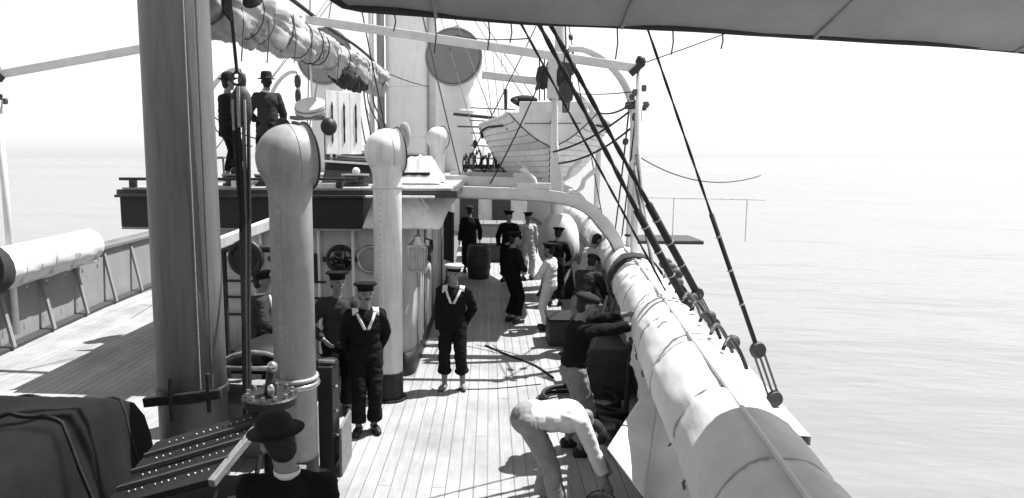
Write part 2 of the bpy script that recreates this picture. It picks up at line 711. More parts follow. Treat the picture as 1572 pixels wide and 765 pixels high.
MB().grid(quad_rows(FT, FB, K1, K0, 10, 10, .03, 1)).build('turned_back_flap', 'canvas', c1, smooth=True, solid=.01)
fb = MB().grid(quad_rows(K0, K1, FC, Vector((1.41, 4.3, 1.08)), 12, 12, .03, 5))
fb.grid(quad_rows(Vector((1.41, 4.3, 1.08)), FC, FD, FE, 8, 10, .03, 7))
fb.build('hanging_canvas', 'canvas', c1, smooth=True, solid=.01)
to_port(c1, 'long white canvas rail cover on the port side at far left', 'canvas rail covers')
to_port(c2, 'shorter white canvas rail cover on the port side', 'canvas rail covers')

# ------------------------------------------------------------------ deckhouse
HX0, HX1, HY0, HY1, HZ = -4.68, -1.12, 9.8, 21.0, 2.68
house = thing('deckhouse', (CL, HY0, 0), 'white deckhouse with portholes and a black band under its roof', 'deckhouse')
# walls with a rounded starboard corner
def wall_path():
    p = [(HX0, HY1), (HX0, HY0 + .3)]
    for k in range(7):
        a = PI + (PI / 2) * k / 6
        p.append((HX0 + .3 + .3 * math.cos(a), HY0 + .3 + .3 * math.sin(a)))
    for k in range(7):
        a = -PI / 2 + (PI / 2) * k / 6
        p.append((HX1 - .3 + .3 * math.cos(a), HY0 + .3 + .3 * math.sin(a)))
    p.append((HX1, HY1))
    return p


wp = wall_path()
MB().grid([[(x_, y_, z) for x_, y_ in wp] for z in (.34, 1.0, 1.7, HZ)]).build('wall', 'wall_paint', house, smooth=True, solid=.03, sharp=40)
cx, cy = (HX0 + HX1) / 2, (HY0 + HY1) / 2
MB().grid([[(cx + (x_ - cx) * 1.008, cy + (y_ - cy) * 1.003, z) for x_, y_ in wp] for z in (0, .35)]).build('base_band', 'black_paint', house, smooth=True, solid=.03, sharp=40)
# roof with boards
rf = MB(); rf.box((CL, 15.3, 2.70), (4.9, 11.4, .10)); roof = rf.build('roof', 'dark_wood', house, bevel=.01)
for k in range(22):
    b = MB(); xx = -5.2 + .215 * k + .05
    b.box((xx, 15.3, 2.765), (.205, 11.42, .03)); b.build('board', 'teak', roof)
# black painted band under the roof edge
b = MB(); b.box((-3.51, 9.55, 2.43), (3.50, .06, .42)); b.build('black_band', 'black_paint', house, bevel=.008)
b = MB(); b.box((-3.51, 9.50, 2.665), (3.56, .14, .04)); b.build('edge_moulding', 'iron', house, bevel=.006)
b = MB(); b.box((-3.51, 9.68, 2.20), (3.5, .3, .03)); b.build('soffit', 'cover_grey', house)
# flared white panels at the starboard corner and along the side
E0 = [(-1.76, 9.52), (-1.10, 9.52), (-.68, 9.60)]
fp = [((-1.76, 9.50, 2.23), (-1.22, 9.50, 2.23), (-1.32, 9.85, 2.62), (-1.66, 9.85, 2.62)),
      ((-1.215, 9.50, 2.23), (-.68, 9.52, 2.23), (-1.02, 9.87, 2.62), (-1.315, 9.85, 2.62))]
ye = [9.525, 10.3, 11.1, 12.0, 13.2, 14.4, 15.6, 16.8, 18, 19.2, 20.4]
for a, b_ in zip(ye, ye[1:]):
    za = 2.23 + .13 * min(1, (a - 9.5) / 2); zb = 2.23 + .13 * min(1, (b_ - 9.5) / 2)
    fp.append(((-.68, a + .005, za), (-.68, b_, zb), (-1.02, b_ + (.0), 2.68), (-1.02, max(9.88, a + .005), 2.68)))
for q in fp:
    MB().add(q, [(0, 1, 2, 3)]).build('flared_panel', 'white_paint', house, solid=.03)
b = MB(); b.box((-1.24, 9.72, 2.665), (.96, .5, .03)); b.build('corner_board', 'white_paint', house, bevel=.005)
# portholes in the front
for k, (px, pz, op) in enumerate(((-2.14, 1.75, 1), (-1.70, 1.75, 0), (-2.95, 1.75, 1), (-3.62, 1.75, 0), (-4.25, 1.75, 1))):
    h_ = MB(); h_.torus((px, 9.765, pz), (0, 1, 0), .185, .028, 28, 8)
    po = h_.build('porthole', 'brass' if not op else 'iron', house, smooth=True)
    MB().lathe([(.175, -.01), (.16, -.018), (1e-5, -.024)], (px, 9.775, pz), (0, 1, 0), 24).build('glass', 'glass_dark' if op else 'cover_grey', po, smooth=True)
    MB().box((px - .22, 9.75, pz), (.06, .03, .07)).build('hinge', 'iron', po)
# racks, pipes and a board on the shaded front
for z in (1.42, 1.18, .92):
    MB().tube([(-4.1, 9.73, z), (-2.35, 9.73, z)], .02, 6).build('rack_bar', 'iron', house)
MB().box((-2.72, 9.74, 1.62), (.5, .07, .42)).build('notice_box', 'black_paint', house, bevel=.01)
for px in (-3.3, -2.45, -1.95):
    MB().tube([(px, 9.74, .35), (px, 9.74, 2.2)], .022, 8).build('pipe', 'white_paint', house)
# starboard side: doors, pipes, open door leaf
for y in (12.4, 16.5):
    d = MB(); d.box((-1.10, y, 1.12), (.05, .72, 1.75)); dd = d.build('door', 'spar_paint', house, bevel=.01)
    MB().box((-1.065, y - .27, 1.1), (.04, .03, .12)).build('handle', 'brass', dd)
    MB().lathe([(.13, 0), (.13, .03), (.10, .03)], (-1.08, y, 1.6), (1, 0, 0), 18).build('door_window', 'glass_dark', dd)
b = MB(); b.box((-.86, 14.6, 1.55), (.05, .5, 1.05), Matrix.Rotation(R(25), 3, 'Z')); b.build('open_shutter', 'iron', house, bevel=.01)
for k, y in enumerate((10.35, 10.62, 11.0, 11.5, 13.3, 13.8, 15.4)):
    MB().tube([(-1.07, y, .35), (-1.07, y, 2.3)], .028 if k % 2 else .018, 8).build('pipe', 'white_paint' if k % 3 else 'brass', house, smooth=True)
for y in (10.45, 11.2):
    MB().tube([(-1.05, y, 1.9), (-.93, y, 1.86), (-.92, y, 1.7)], .015, 6).build('hook', 'iron', house)
b = MB(); b.torus((-.98, 10.85, 1.45), (1, 0, 0), .11, .03, 18, 6); b.torus((-.95, 10.85, 1.42), (1, .1, 0), .10, .03, 18, 6)
b.build('rope_hank', 'rope_light', house, smooth=True)
b = MB(); b.torus((-.99, 11.35, 1.5), (1, 0, 0), .09, .03, 18, 6); b.build('rope_hank', 'rope_dark', house, smooth=True)
b = MB(); b.bar((-1.02, 10.9, .25), (-1.02, 10.9, 1.2), .02, .12); b.build('fire_nozzle', 'iron', house)

# lantern on a bracket at the corner
lt = thing('lantern', (-1.0, 9.52, 1.62), 'small glazed lantern on the corner of the white deckhouse', 'lantern')
b = MB(); b.box((-1.0, 9.52, 1.64), (.26, .22, .03)); b.box((-1.0, 9.52, 1.99), (.26, .22, .03))
for sx in (-.115, .115):
    for sy in (-.095, .095):
        b.box((-1.0 + sx, 9.52 + sy, 1.815), (.025, .025, .33))
b.box((-1.0, 9.42, 1.815), (.02, .012, .33)); b.build('frame', 'brass', lt, bevel=.004)
MB().box((-1.0, 9.52, 1.815), (.20, .16, .32)).build('glass', 'glass_pale', lt)
MB().lathe([(.12, 0), (.06, .07), (.045, .11), (.055, .12), (1e-5, .14)], (-1.0, 9.52, 2.005), n=14).build('chimney', 'brass', lt, smooth=True, sharp=30)
MB().bar((-1.0, 9.6, 1.6), (-1.05, 9.85, 1.6), .05, .03).build('bracket', 'iron', lt)


# ------------------------------------------------------------------ ventilators
def vent(loc, r, zc, Rc, face, label, base_h=.38, ring_z=None, mat='vent_paint', closed=False, neck=None, group='cowl ventilators', op=.42, dark_base=True):
    t = thing('ventilator', loc, label, 'ventilator', group)
    c = Vector(loc)
    top = c + Vector((0, 0, zc))
    fl_ = .84 if not closed else .70
    prof = [(r, base_h if dark_base else 0), (r, zc - Rc * 1.30)] + [(lerp(r, Rc * fl_, (k / 8) ** 2.2), zc - Rc * lerp(1.30, .52, k / 8)) for k in range(1, 9)]
    MB().lathe(prof, c, n=32).build('pipe', mat, t, smooth=True)
    if dark_base:
        MB().lathe([(r + .05, 0), (r + .05, .03), (r + .006, .035), (r + .006, base_h)], c, n=32).build('base', 'black_paint', t, smooth=True, sharp=30)
    if ring_z:
        MB().torus(c + Vector((0, 0, ring_z)), (0, 0, 1), r + .005, .022, 32, 8).build('collar', mat, t, smooth=True)
    if not closed:
        for k in range(2):
            a = -1.9 + k * PI
            u_ = Vector((math.cos(a), math.sin(a), 0))
            rv = MB()
            q_ = base_h + .06
            while q_ < zc - Rc * 1.35:
                rv.ell(c + u_ * (r + .008) + Vector((0, 0, q_)), (.008, .008, .008), seg=6, rings=4)
                q_ += .075
            rv.build('rivet_row', 'cover_grey', t, smooth=True)['kind'] = 'stuff'
            MB().bar(c + u_ * (r + .002) + Vector((0, 0, base_h)), c + u_ * (r + .002) + Vector((0, 0, zc - Rc * 1.3)), .05, .008, u_).build('lap_seam', mat, t)
    f = Vector(face).normalized()
    prof = []
    amax = PI - math.acos(min(1, op))
    for k in range(18):
        a = amax * k / 17
        prof.append((max(1e-5, Rc * math.sin(a)), -Rc * math.cos(a)))
    lip = prof[-1]
    fo = 1.03 if closed else 1.11
    fh = .50 if closed else .14
    prof += [(lip[0] * lerp(1, fo, .35), lip[1] + Rc * fh * .5), (lip[0] * fo, lip[1] + Rc * fh)]
    cw = MB().lathe(prof + [(lip[0] * (fo - .03), lip[1] + Rc * fh)] + [(q[0] * .97, q[1] * .97) for q in prof[-2:2:-1]], top, f, 36).build('cowl', mat, t, smooth=True, sharp=50)
    MB().torus(top + f * (lip[1] + Rc * fh), f, lip[0] * fo, Rc * (.035 if not closed else .02), 36, 8).build('rim', 'cover_grey' if closed else 'iron', cw, smooth=True)
    MB().torus(top + f * (Rc * .02), f, Rc * .999, .004, 40, 5).build('plate_seam', 'cover_grey', cw, smooth=True)
    if closed:
        MB().lathe([(lip[0] * 1.0, 0), (lip[0] * .9, .02), (1e-5, .05)], top + f * (lip[1] + Rc * fh), f, 36).build('cover', 'disc_grey', t, smooth=True)
    else:
        MB().lathe([(lip[0] * .9, 0), (1e-5, 0)], top + f * (lip[1] * .2), f, 24).build('throat_shade', 'black_paint', cw)  # black disc put in for the shaded hollow of the cowl
    return t


v1 = vent((-1.81, 6.2, 0), .195, 3.20, .30, (.80, .58, .10), 'tall grey-white cowl ventilator in the foreground, beside the bowler-hatted man', ring_z=1.16)
v2 = vent((-1.32, 8.9, 0), .185, 3.28, .29, (.86, .42, .10), 'white cowl ventilator with black foot, second from the mast, at the deckhouse corner', ring_z=2.83, mat='white_paint')
v3 = vent((-.98, 13.0, 2.78), .13, .78, .21, (.75, .6, .1), 'short white cowl ventilator on the deckhouse roof edge', dark_base=False, mat='white_paint')
v4 = vent((-1.05, 20.5, 2.78), .55, 3.2, .80, (0, -1, .02), 'huge ventilator with round grey cover right of the funnel', dark_base=False, closed=True, mat='funnel_paint', ring_z=1.75, op=.30)
v5 = vent((-4.70, 20.5, 2.78), .55, 3.25, .80, (0, -1, .02), 'huge ventilator with round grey cover left of the funnel', dark_base=False, closed=True, mat='funnel_paint', ring_z=1.75, op=.30)
# iron clamp on the near ventilator
cl = MB(); cl.torus((-1.81, 6.2, 1.10), (0, 0, 1), .205, .03, 32, 8)
cl.build('clamp_ring', 'brass', v1, smooth=True)

# cylinder with rounded top behind the right cowl
t = thing('steam_drum', (-1.2, 26, 2.78), 'slim grey upright with rounded top behind the right-hand ventilator cover', 'steam pipe')
MB().lathe([(.30, 0), (.30, 4.6), (.26, 4.9), (.15, 5.15), (1e-5, 5.22)], (-1.2, 26, 2.78), n=24).build('drum', 'cover_grey', t, smooth=True)
MB().torus((-1.2, 26, 6.9), (0, 0, 1), .305, .02, 24, 6).build('band', 'cover_grey', t, smooth=True)

# funnel
t = thing('funnel', (CL, 24.6, 2.7), 'tall white riveted funnel rising behind the signal board', 'funnel')
MB().lathe([(.86, 0), (.86, .25), (.76, .32), (.75, 9.0), (.79, 9.05), (.79, 9.2)], (CL, 24.6, 2.7), n=40).build('casing', 'funnel_paint', t, smooth=True, sharp=30)
for z in (1.2, 2.9, 4.6, 6.3):
    MB().torus((CL, 24.6, 2.7 + z), (0, 0, 1), .752, .014, 40, 6).build('plate_seam', 'spar_paint', t, smooth=True)
MB().tube([(-1.98, 24.4, 2.7), (-1.98, 24.4, 11.5)], .17, 16).build('steam_pipe', 'spar_paint', t, smooth=True)
MB().tube([(-3.78, 24.2, 2.7), (-3.78, 24.2, 11.5)], .13, 16).build('steam_pipe', 'cover_grey', t, smooth=True)
MB().tube([(-4.1, 24.2, 2.7), (-4.1, 24.2, 10.5)], .09, 12).build('steam_pipe', 'white_paint', t, smooth=True)

# ------------------------------------------------------------------ mast, boom and furled sail
mast = thing('mast', (-2.95, 6.5, 0), 'thick pale lower mast close to the viewer, left of the near ventilator', 'mast')
MB().lathe([(.335, 0), (.33, 2), (.315, 5), (.28, 12)], (-2.95, 6.5, 0), n=48).build('pole', 'mast_paint', mast, smooth=True)
MB().lathe([(.335, 0), (.350, .01), (.350, .09), (.335, .10)], (-2.95, 6.5, .86), n=48).build('iron_band', 'iron', mast, smooth=True, sharp=30)
b = MB(); b.bar((-3.25, 6.10, .90), (-2.5, 6.12, 1.0), .07, .09); b.tube([(-2.98, 6.08, .72), (-2.98, 6.08, 1.15)], .022, 8); b.tube([(-2.62, 6.1, .82), (-2.62, 6.1, 1.2)], .022, 8)
b.build('pin_rail', 'iron', mast, bevel=.008)
MB().tube([(-2.66, 6.30, 1.0), (-2.655, 6.30, 6.5)], .010, 6).build('halyard', 'rope_mid', mast)
MB().tube([(-2.74, 6.21, 1.0), (-2.73, 6.21, 6.5)], .007, 6).build('halyard', 'rope_light', mast)

sail = thing('furled_sail', (CL, 12, 4.9), 'furled pale sail lashed along its boom with dark gaskets', 'sail')
B0_, B1_ = Vector((CL, 6.85, 4.98)), Vector((CL, 18.6, 5.42))
b = MB(); b.tube([B0_, B1_], .10, 14); b.build('boom', 'spar_paint', sail, smooth=True)


GASK = [7.2 + k * .74 + random.uniform(-.22, .22) for k in range(15)]


def sail_roll(y0, y1, r0, r1, seed, mat, dz=.0, sw=1.0):
    n, m = 190, 72
    rows = []
    for i_ in range(n + 1):
        t_ = i_ / n
        y = lerp(y0, y1, t_)
        bz = lerp(B0_.z, B1_.z, (y - B0_.y) / (B1_.y - B0_.y))
        r = lerp(r0, r1, t_) * (min(1, .35 + 3.0 * min(t_, 1 - t_) ** .5))
        pinch = abs(math.sin((y * 1.9 + seed))) ** .35
        row = []
        for j in range(m):
            a = 2 * PI * j / m
            ca, sa = math.cos(a), math.sin(a)
            tw = a + .25 * y
            gd = min(abs(y - g_) for g_ in GASK)
            cin = math.exp(-(gd / .13) ** 2)
            nz = noise.noise(Vector((y * .9, ca * 1.2 + seed, sa * 1.2))) * .30 * (1 - .6 * cin)
            ph_ = 3 * noise.noise(Vector((y * .5, ca * 1.6 + seed, sa * 1.6)))
            nz += (abs(math.sin(4.5 * tw + ph_)) ** .6 - .6) * (.17 - .05 * cin)
            nz += (abs(math.sin(8 * tw - 1.7 * ph_ + y * .7)) - .6) * .07
            rr = r * (.92 - .24 * cin + nz)
            row.append((CL + .03 + math.cos(a) * rr * .8 * sw, y, bz - .12 + dz + math.sin(a) * rr * (1.15 if math.sin(a) < 0 else .75)))
        rows.append(row)
    b_ = MB().grid(rows, close=True)
    b_.f.append(tuple(range(m))); b_.f.append(tuple(n * m + j for j in range(m)))
    return b_.build('sail_roll', mat, sail, smooth=True)


sail_roll(6.9, 12.6, .37, .30, 1.0, 'sail_canvas')
sail_roll(12.3, 18.3, .34, .40, 5.0, 'sail_canvas', dz=-.06)
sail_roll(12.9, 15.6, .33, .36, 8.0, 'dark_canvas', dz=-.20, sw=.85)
for k in range(15):
    y = GASK[k]
    bz = lerp(B0_.z, B1_.z, (y - B0_.y) / (B1_.y - B0_.y))
    tl = random.uniform(-.10, .10); ph = random.uniform(0, 6); r = lerp(.27, .29, k / 15) * random.uniform(.95, 1.04)
    pts = []
    for j in range(15):
        a = 2 * PI * j / 14
        pts.append((CL + .03 + math.cos(a) * r * .9, y + tl * math.sin(a + ph), bz - .13 + math.sin(a) * r * (1.2 if math.sin(a) < 0 else .8)))
    MB().tube(pts, random.choice((.007, .010, .014)), 6).build('gasket', random.choice(('rope_dark', 'rope_mid')), sail, smooth=True)
for k in range(11):
    y = 7.3 + k * 1.0
    bz = lerp(B0_.z, B1_.z, (y - B0_.y) / (B1_.y - B0_.y))
    xx = CL + random.uniform(.2, .33)
    L_ = random.uniform(.3, .8)
    MB().tube([(xx, y, bz), (xx + .02, y + .05, bz - L_ * .5), (xx - .01, y + .02, bz - L_)], .008, 5).build('reef_point', 'rope_mid', sail)
MB().tube(curve([(CL + .1, 6.9, 5.25), (CL + .14, 9.5, 5.36), (CL + .1, 12.4, 5.42), (CL + .1, 15, 5.5), (CL, 18.6, 5.55)], 8), .03, 8).build('gaff_edge', 'rope_dark', sail, smooth=True)
# end of the sail, gathered in hanging folds beside the mast
b = MB()
rows = []
for i_ in range(19):
    q = i_ / 18
    row = []
    for j in range(25):
        a = j / 24
        row.append((-2.62 + .36 * a + .05 * math.sin(a * 18), 6.75 + .35 * a + .10 * math.sin(a * 14 + 1), 5.0 - q * (.40 - .22 * a + .10 * math.sin(a * 11)) + .05 * noise.noise(Vector((a * 6, q * 4, 1)))))
    rows.append(row)
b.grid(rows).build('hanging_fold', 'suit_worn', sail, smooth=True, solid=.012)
MB().tube(curve([(-2.7, 6.66, 5.0), (-2.5, 6.75, 5.06), (-2.3, 6.95, 5.02), (-2.2, 7.2, 4.86)], 6), [.05] * 6 + [.07] * 6 + [.06] * 7, 10).build('sail_corner', 'sail_canvas', sail, smooth=True)
# limp hanging lines and bunting at the forward end of the boom
hb_ = thing('hanging_gear', (CL + .2, 17.6, 2.8), 'tangle of pale ropes hanging from the end of the boom', 'ropes')
for k in range(6):
    x0 = CL - .55 + .11 * k
    y0 = 17.3 + .2 * (k % 3)
    MB().tube(curve([(x0, y0, 5.3), (x0 + .06 * math.sin(k), y0, 4.6), (x0 + .10 + .04 * k, y0, 3.9), (x0 + .25 + .03 * k, y0, 3.1 + .1 * (k % 3))], 5), .010 + .006 * (k % 3), 6).build('line', ('rope_light', 'rope_dark', 'rope_mid')[k % 3], hb_, smooth=True)
b = MB(); b.ell((CL + .75, 17.5, 3.75), (.16, .12, .34)); b.build('bundle', 'sail_canvas', hb_, smooth=True)

# hoisting tackle hanging on the near side of the sail
tk = thing('tackle', (-2.5, 6.9, .5), 'hanging tackle with hook, block and long dark fall left of the near ventilator', 'tackle')
MB().tube([(-2.62, 6.9, 5.6), (-2.52, 6.9, 4.05)], .018, 8).build('pendant', 'rope_dark', tk)
MB().torus((-2.52, 6.9, 3.98), (0, 1, 0), .06, .014, 20, 6).build('hook_ring', 'iron', tk, smooth=True)
b = MB(); b.lathe([(1e-5, .0), (.09, .03), (.11, .16), (.10, .32), (.05, .40), (1e-5, .41)], (-2.49, 6.9, 3.50), n=18, sx=1, sy=.6); b.build('block', 'dark_wood', tk, smooth=True)
b = MB(); b.box((-2.49, 6.83, 3.70), (.03, .02, .40)); b.box((-2.55, 6.835, 3.62), (.02, .02, .3)); b.box((-2.43, 6.835, 3.62), (.02, .02, .3)); b.build('block_strap', 'rope_light', tk)
for k in range(4):
    xo = -.075 + .05 * k
    MB().tube([(-2.49 + xo, 6.88, 3.55), (-2.42 + xo * .6, 6.7, 2.6), (-2.34 + xo * .35, 6.4, 1.6), (-2.26 + xo * .3, 6.1, .55)], .020, 6).build('fall', 'rope_dark' if k != 2 else 'rope_mid', tk)
b = MB(); b.torus((-2.24, 6.0, .12), (0, 0, 1), .16, .03, 24, 6); b.torus((-2.24, 6.0, .18), (0, 0, 1), .14, .03, 24, 6); b.build('fall_coil', 'rope_dark', tk, smooth=True)

# ------------------------------------------------------------------ awning overhead
aw = thing('awning', (-1.5, 3.5, 4.2), 'dark-edged canvas awning stretched overhead across the top', 'awning')
EDGE = [(-9.0, 3.85), (-7.5, 4.05), (-6.0, 4.20), (-4.5, 4.28), (-3.0, 4.36), (-1.95, 4.30), (-1.72, 4.30), (-1.50, 4.335), (-1.15, 4.35), (-1.02, 4.22), (-.90, 4.15), (-.20, 4.07), (.30, 4.04), (1.20, 3.98), (1.7, 3.95), (2.6, 3.88), (4.2, 3.74)]


def edge_z(x_):
    return interp(EDGE, x_)


rows = []
nx = 110
for q in range(12):
    t_ = q / 11
    y = 4.5 - 4.2 * t_
    row = []
    for i_ in range(nx + 1):
        x_ = lerp(-9, 4.1, i_ / nx)
        z = edge_z(x_) + .42 * t_ + .20 * math.sin(PI * min(1, t_ * 1.4)) + .02 * noise.noise(Vector((x_ * 1.2, y * 2, 3)))
        row.append((x_, y, z))
    rows.append(row)
MB().grid(rows).build('canvas', 'awning_canvas', aw, smooth=True, solid=.008)
xs_ = [lerp(-9, 4.1, i_ / 120) for i_ in range(121)]
rl = [.055 + .018 * noise.noise(Vector((x_ * 2.2, 0, 0))) + .03 * smooth((-.1 - x_) / .8) for x_ in xs_]
MB().tube([(x_, 4.53 + .02 * math.sin(x_ * 4), edge_z(x_) + rl[i_] * .7) for i_, x_ in enumerate(xs_)], rl, 12).build('rolled_edge', 'dark_canvas', aw, smooth=True)  # the roll's shadow is put into its dark canvas colour
for i_ in range(11):
    x_ = -8.4 + i_ * 1.15
    MB().tube([(x_, 4.5 - 4.2 * q / 11, edge_z(x_) + .42 * q / 11 + .20 * math.sin(PI * min(1, q / 11 * 1.4)) - .014) for q in range(12)], .012, 5).build('seam', 'awning_canvas', aw)
for yy in (3.55, 2.6):
    t_ = (4.5 - yy) / 4.2
    MB().tube([(x_, yy, edge_z(x_) + .42 * t_ + .20 * math.sin(PI * min(1, t_ * 1.4)) - .016) for x_ in xs_], .014, 6).build('jackstay', 'rope_dark', aw)
for i_, x_ in enumerate((-7.2, -5.9, -4.4, -.62, -.36, -.02, .12, .46, .78, 1.12, 1.42)):
    L_ = .10 + .16 * ((i_ * 37) % 10) / 10
    z = edge_z(x_)
    MB().tube([(x_, 4.55, z), (x_ + .008, 4.56, z - L_ * .5), (x_ - .004, 4.55, z - L_)], .005, 5).build('reef_point', 'rope_mid', aw)

# awning rafters and their stanchions
st = thing('awning_stanchion', (2.24, 11, 1.0), 'slim white awning post on the starboard rail, right of the boat', 'post', 'awning stanchions')
MB().tube([(2.26, 11, .2), (2.25, 11, 4.62)], .055, 12).build('post', 'spar_paint', st, smooth=True)
MB().lathe([(.07, 0), (.08, .05), (.05, .12), (1e-5, .13)], (2.25, 11, 4.60), n=14).build('cap', 'iron', st, smooth=True)
for k in range(5):
    a = k * 1.3
    MB().box((2.25 + .11 * math.cos(a), 11 + .08 * math.sin(a), 4.0 + .06 * k), (.07, .06, .10)).build('small_block', 'rope_mid', st, bevel=.015)
    MB().tube([(2.25, 11, 4.05 + .06 * k), (2.25 + .16 * math.cos(a), 11 + .1 * math.sin(a), 4.0 + .06 * k)], .018, 6).build('eye_bolt', 'iron', st)
to_port(st, 'slim white awning post on the port rail, far left', 'awning stanchions')
sp = thing('awning_rafter', (2.2, 11, 4.5), 'long white awning rafter sloping down to the starboard post', 'rafter', 'awning rafters')
b = MB(); b.bar((CL + .02, 10.98, 5.33), (2.22, 11, 4.54), .09, .125); b.build('spar', 'spar_paint', sp, bevel=.012)
MB().bar((2.1, 10.95, 4.45), (2.28, 10.95, 4.62), .04, .1).build('shoe', 'iron', sp)
to_port(sp, 'long white awning rafter sloping down to the port side', 'awning rafters')
sp2 = thing('awning_rafter', (1.3, 17, 5), 'short white rafter behind the round ventilator cover', 'rafter')
b = MB(); b.bar((-.22, 17, 5.16), (1.5, 17, 4.95), .10, .17); b.build('spar', 'spar_paint', sp2, bevel=.012)


# ------------------------------------------------------------------ boats, skid beams, davits
def make_boat():
    t = thing('lifeboat', (1.13, 13.0, 2.62), 'white clinker lifeboat, stern on, carried above the starboard deck', 'boat', 'ship lifeboats')
    L_ = 7.2
    y0 = 13.0
    zk = 2.68

    def sheer(s):
        return 4.02 - .16 * math.sin(PI * min(1, s * 1.1)) + .25 * max(0, s - .6) ** 1.5 * 3

    def pt(s, q):
        w = smooth(s / .30)
        xst = .03 + .76 * max(0, (q - .60) / .40) ** .7
        xmd = 1.34 * (q ** .40) if q > 0 else 0
        x_ = lerp(xst, xmd, w)
        if s > .5:
            x_ *= max(0.02, 1 - ((s - .5) / .5) ** 2.2)
        z = zk + (sheer(s) - zk) * (q ** 1.15)
        return x_, y0 + L_ * s, z

    NS = 22
    NQ = 12
    for side in (-1, 1):
        for k in range(NQ):
            q0, q1 = k / NQ, (k + 1) / NQ
            lo, hi, inn = [], [], []
            for i_ in range(NS + 1):
                s = i_ / NS
                a = pt(s, q0); c = pt(s, q1)
                off = .030 * (1 - .5 * s)
                lo.append((1.13 + side * (a[0] + off), a[1] - .0, a[2] - .012))
                hi.append((1.13 + side * (c[0] + .004), c[1], c[2] - .016))
                inn.append((1.13 + side * (a[0]), a[1], a[2] - .004))
            MB().grid([inn, lo, hi]).build('strake', 'boat_paint', t, smooth=False)
        MB().grid([[(1.13 + side * max(.005, pt(i_ / NS, k / NQ)[0] - .012), pt(i_ / NS, k / NQ)[1] + .01, pt(i_ / NS, k / NQ)[2]) for i_ in range(NS + 1)] for k in range(NQ + 1)]).build('shade_liner', 'dark_wood', t, smooth=True)  # dark liner added so the plank laps read as shadow lines
    # transom
    vs = []
    for k in range(13):
        x_, y_, z = pt(0, .58 + .42 * k / 12)
        vs.append((1.13 - x_ - .02, y_ - .02, z))
    for k in range(12, -1, -1):
        x_, y_, z = pt(0, .58 + .42 * k / 12)
        vs.append((1.13 + x_ + .02, y_ - .02, z))
    MB().add(vs, [tuple(range(len(vs)))]).build('transom', 'boat_paint', t, solid=.03)
    half = len(vs) // 2
    for sd2 in (vs[:half], vs[half:]):
        MB().tube([Vector(p_) + Vector((0, -.018, 0)) for p_ in sd2], .012, 5).build('transom_seam', 'rope_mid', t)
    MB().tube([(.62, 12.955, 3.82), (1.64, 12.955, 3.82)], .008, 5).build('transom_seam', 'rope_mid', t)
    MB().bar((1.13, 12.97, 2.56), (1.13, 12.95, 4.16), .07, .07, (0, 1, 0)).build('sternpost', 'boat_paint', t, bevel=.008)
    MB().bar((1.13, 12.97, 2.63), (1.13, 19.6, 2.63), .06, .13).build('keel', 'boat_paint', t, bevel=.008)
    rd = MB()
    ang = R(52)
    dx, dy = math.sin(ang), -math.cos(ang)
    rv = []
    for z, w in ((4.30, .13), (4.05, .16), (3.5, .17), (3.0, .27), (2.70, .33), (2.50, .30)):
        rv.append((z, w))
    for sgn in (-.02, .02):
        for z, w in rv:
            rd.v.append(Vector((1.10 + dy * sgn * -1, 12.90 + dx * sgn, z)))
            rd.v.append(Vector((1.10 - dx * w * -1 * .9 - .02 + dy * sgn * -1, 12.90 + dy * w + dx * sgn, z)))
    n = len(rv) * 2
    for i_ in range(len(rv) - 1):
        a = i_ * 2
        rd.f.append((a, a + 1, a + 3, a + 2)); rd.f.append((n + a, n + a + 2, n + a + 3, n + a + 1))
        rd.f.append((a + 1, n + a + 1, n + a + 3, a + 3)); rd.f.append((a, a + 2, n + a + 2, n + a))
    rd.f.append((0, n, n + 1, 1)); rd.f.append((n - 2, n - 1, 2 * n - 1, 2 * n - 2))
    ru = rd.build('rudder', 'boat_paint', t)
    for z in (3.2, 3.85):
        MB().box((1.13, 12.91, z), (.10, .06, .035)).build('pintle', 'iron', ru)
    for side in (-1, 1):
        MB().tube([(1.13 + side * (pt(i_ / 16, 1)[0] + .03), pt(i_ / 16, 1)[1], pt(i_ / 16, 1)[2]) for i_ in range(17)], .035, 8).build('gunwale', 'spar_paint', t, smooth=True)
        # dark fender rope along the topside aft
        MB().tube([(1.13 + side * (pt(i_ / 20, .93)[0] + .05), pt(i_ / 20, .93)[1], pt(i_ / 20, .93)[2] - .05 * math.sin(i_ * PI / 4) ** 2) for i_ in range(2, 17)], .02, 6).build('lifeline', 'rope_dark', t, smooth=True)
    for s in (.12, .32, .5, .68):
        x_, y_, z = pt(s, .86)
        MB().box((1.13, y_, z), (2 * x_, .24, .04)).build('thwart', 'mid_wood', t)
    b = MB(); b.box((1.15, 13.2, 4.12), (1.25, .06, .22)); b.build('backboard', 'boat_paint', t, bevel=.01)
    b = MB(); b.tube([(.45, 13.3, 4.25), (1.1, 16.5, 4.2), (1.2, 18.4, 4.3)], .06, 8); b.build('oar_bundle', 'dark_wood', t, smooth=True)
    b = MB(); b.ell((.62, 13.45, 4.28), (.26, .16, .09)); b.build('furled_boat_sail', 'dark_canvas', t, smooth=True)
    MB().tube([(.28, 13.4, 4.1), (.27, 13.4, 4.48)], .03, 6).build('crutch', 'iron', t)
    return t


boat = make_boat()


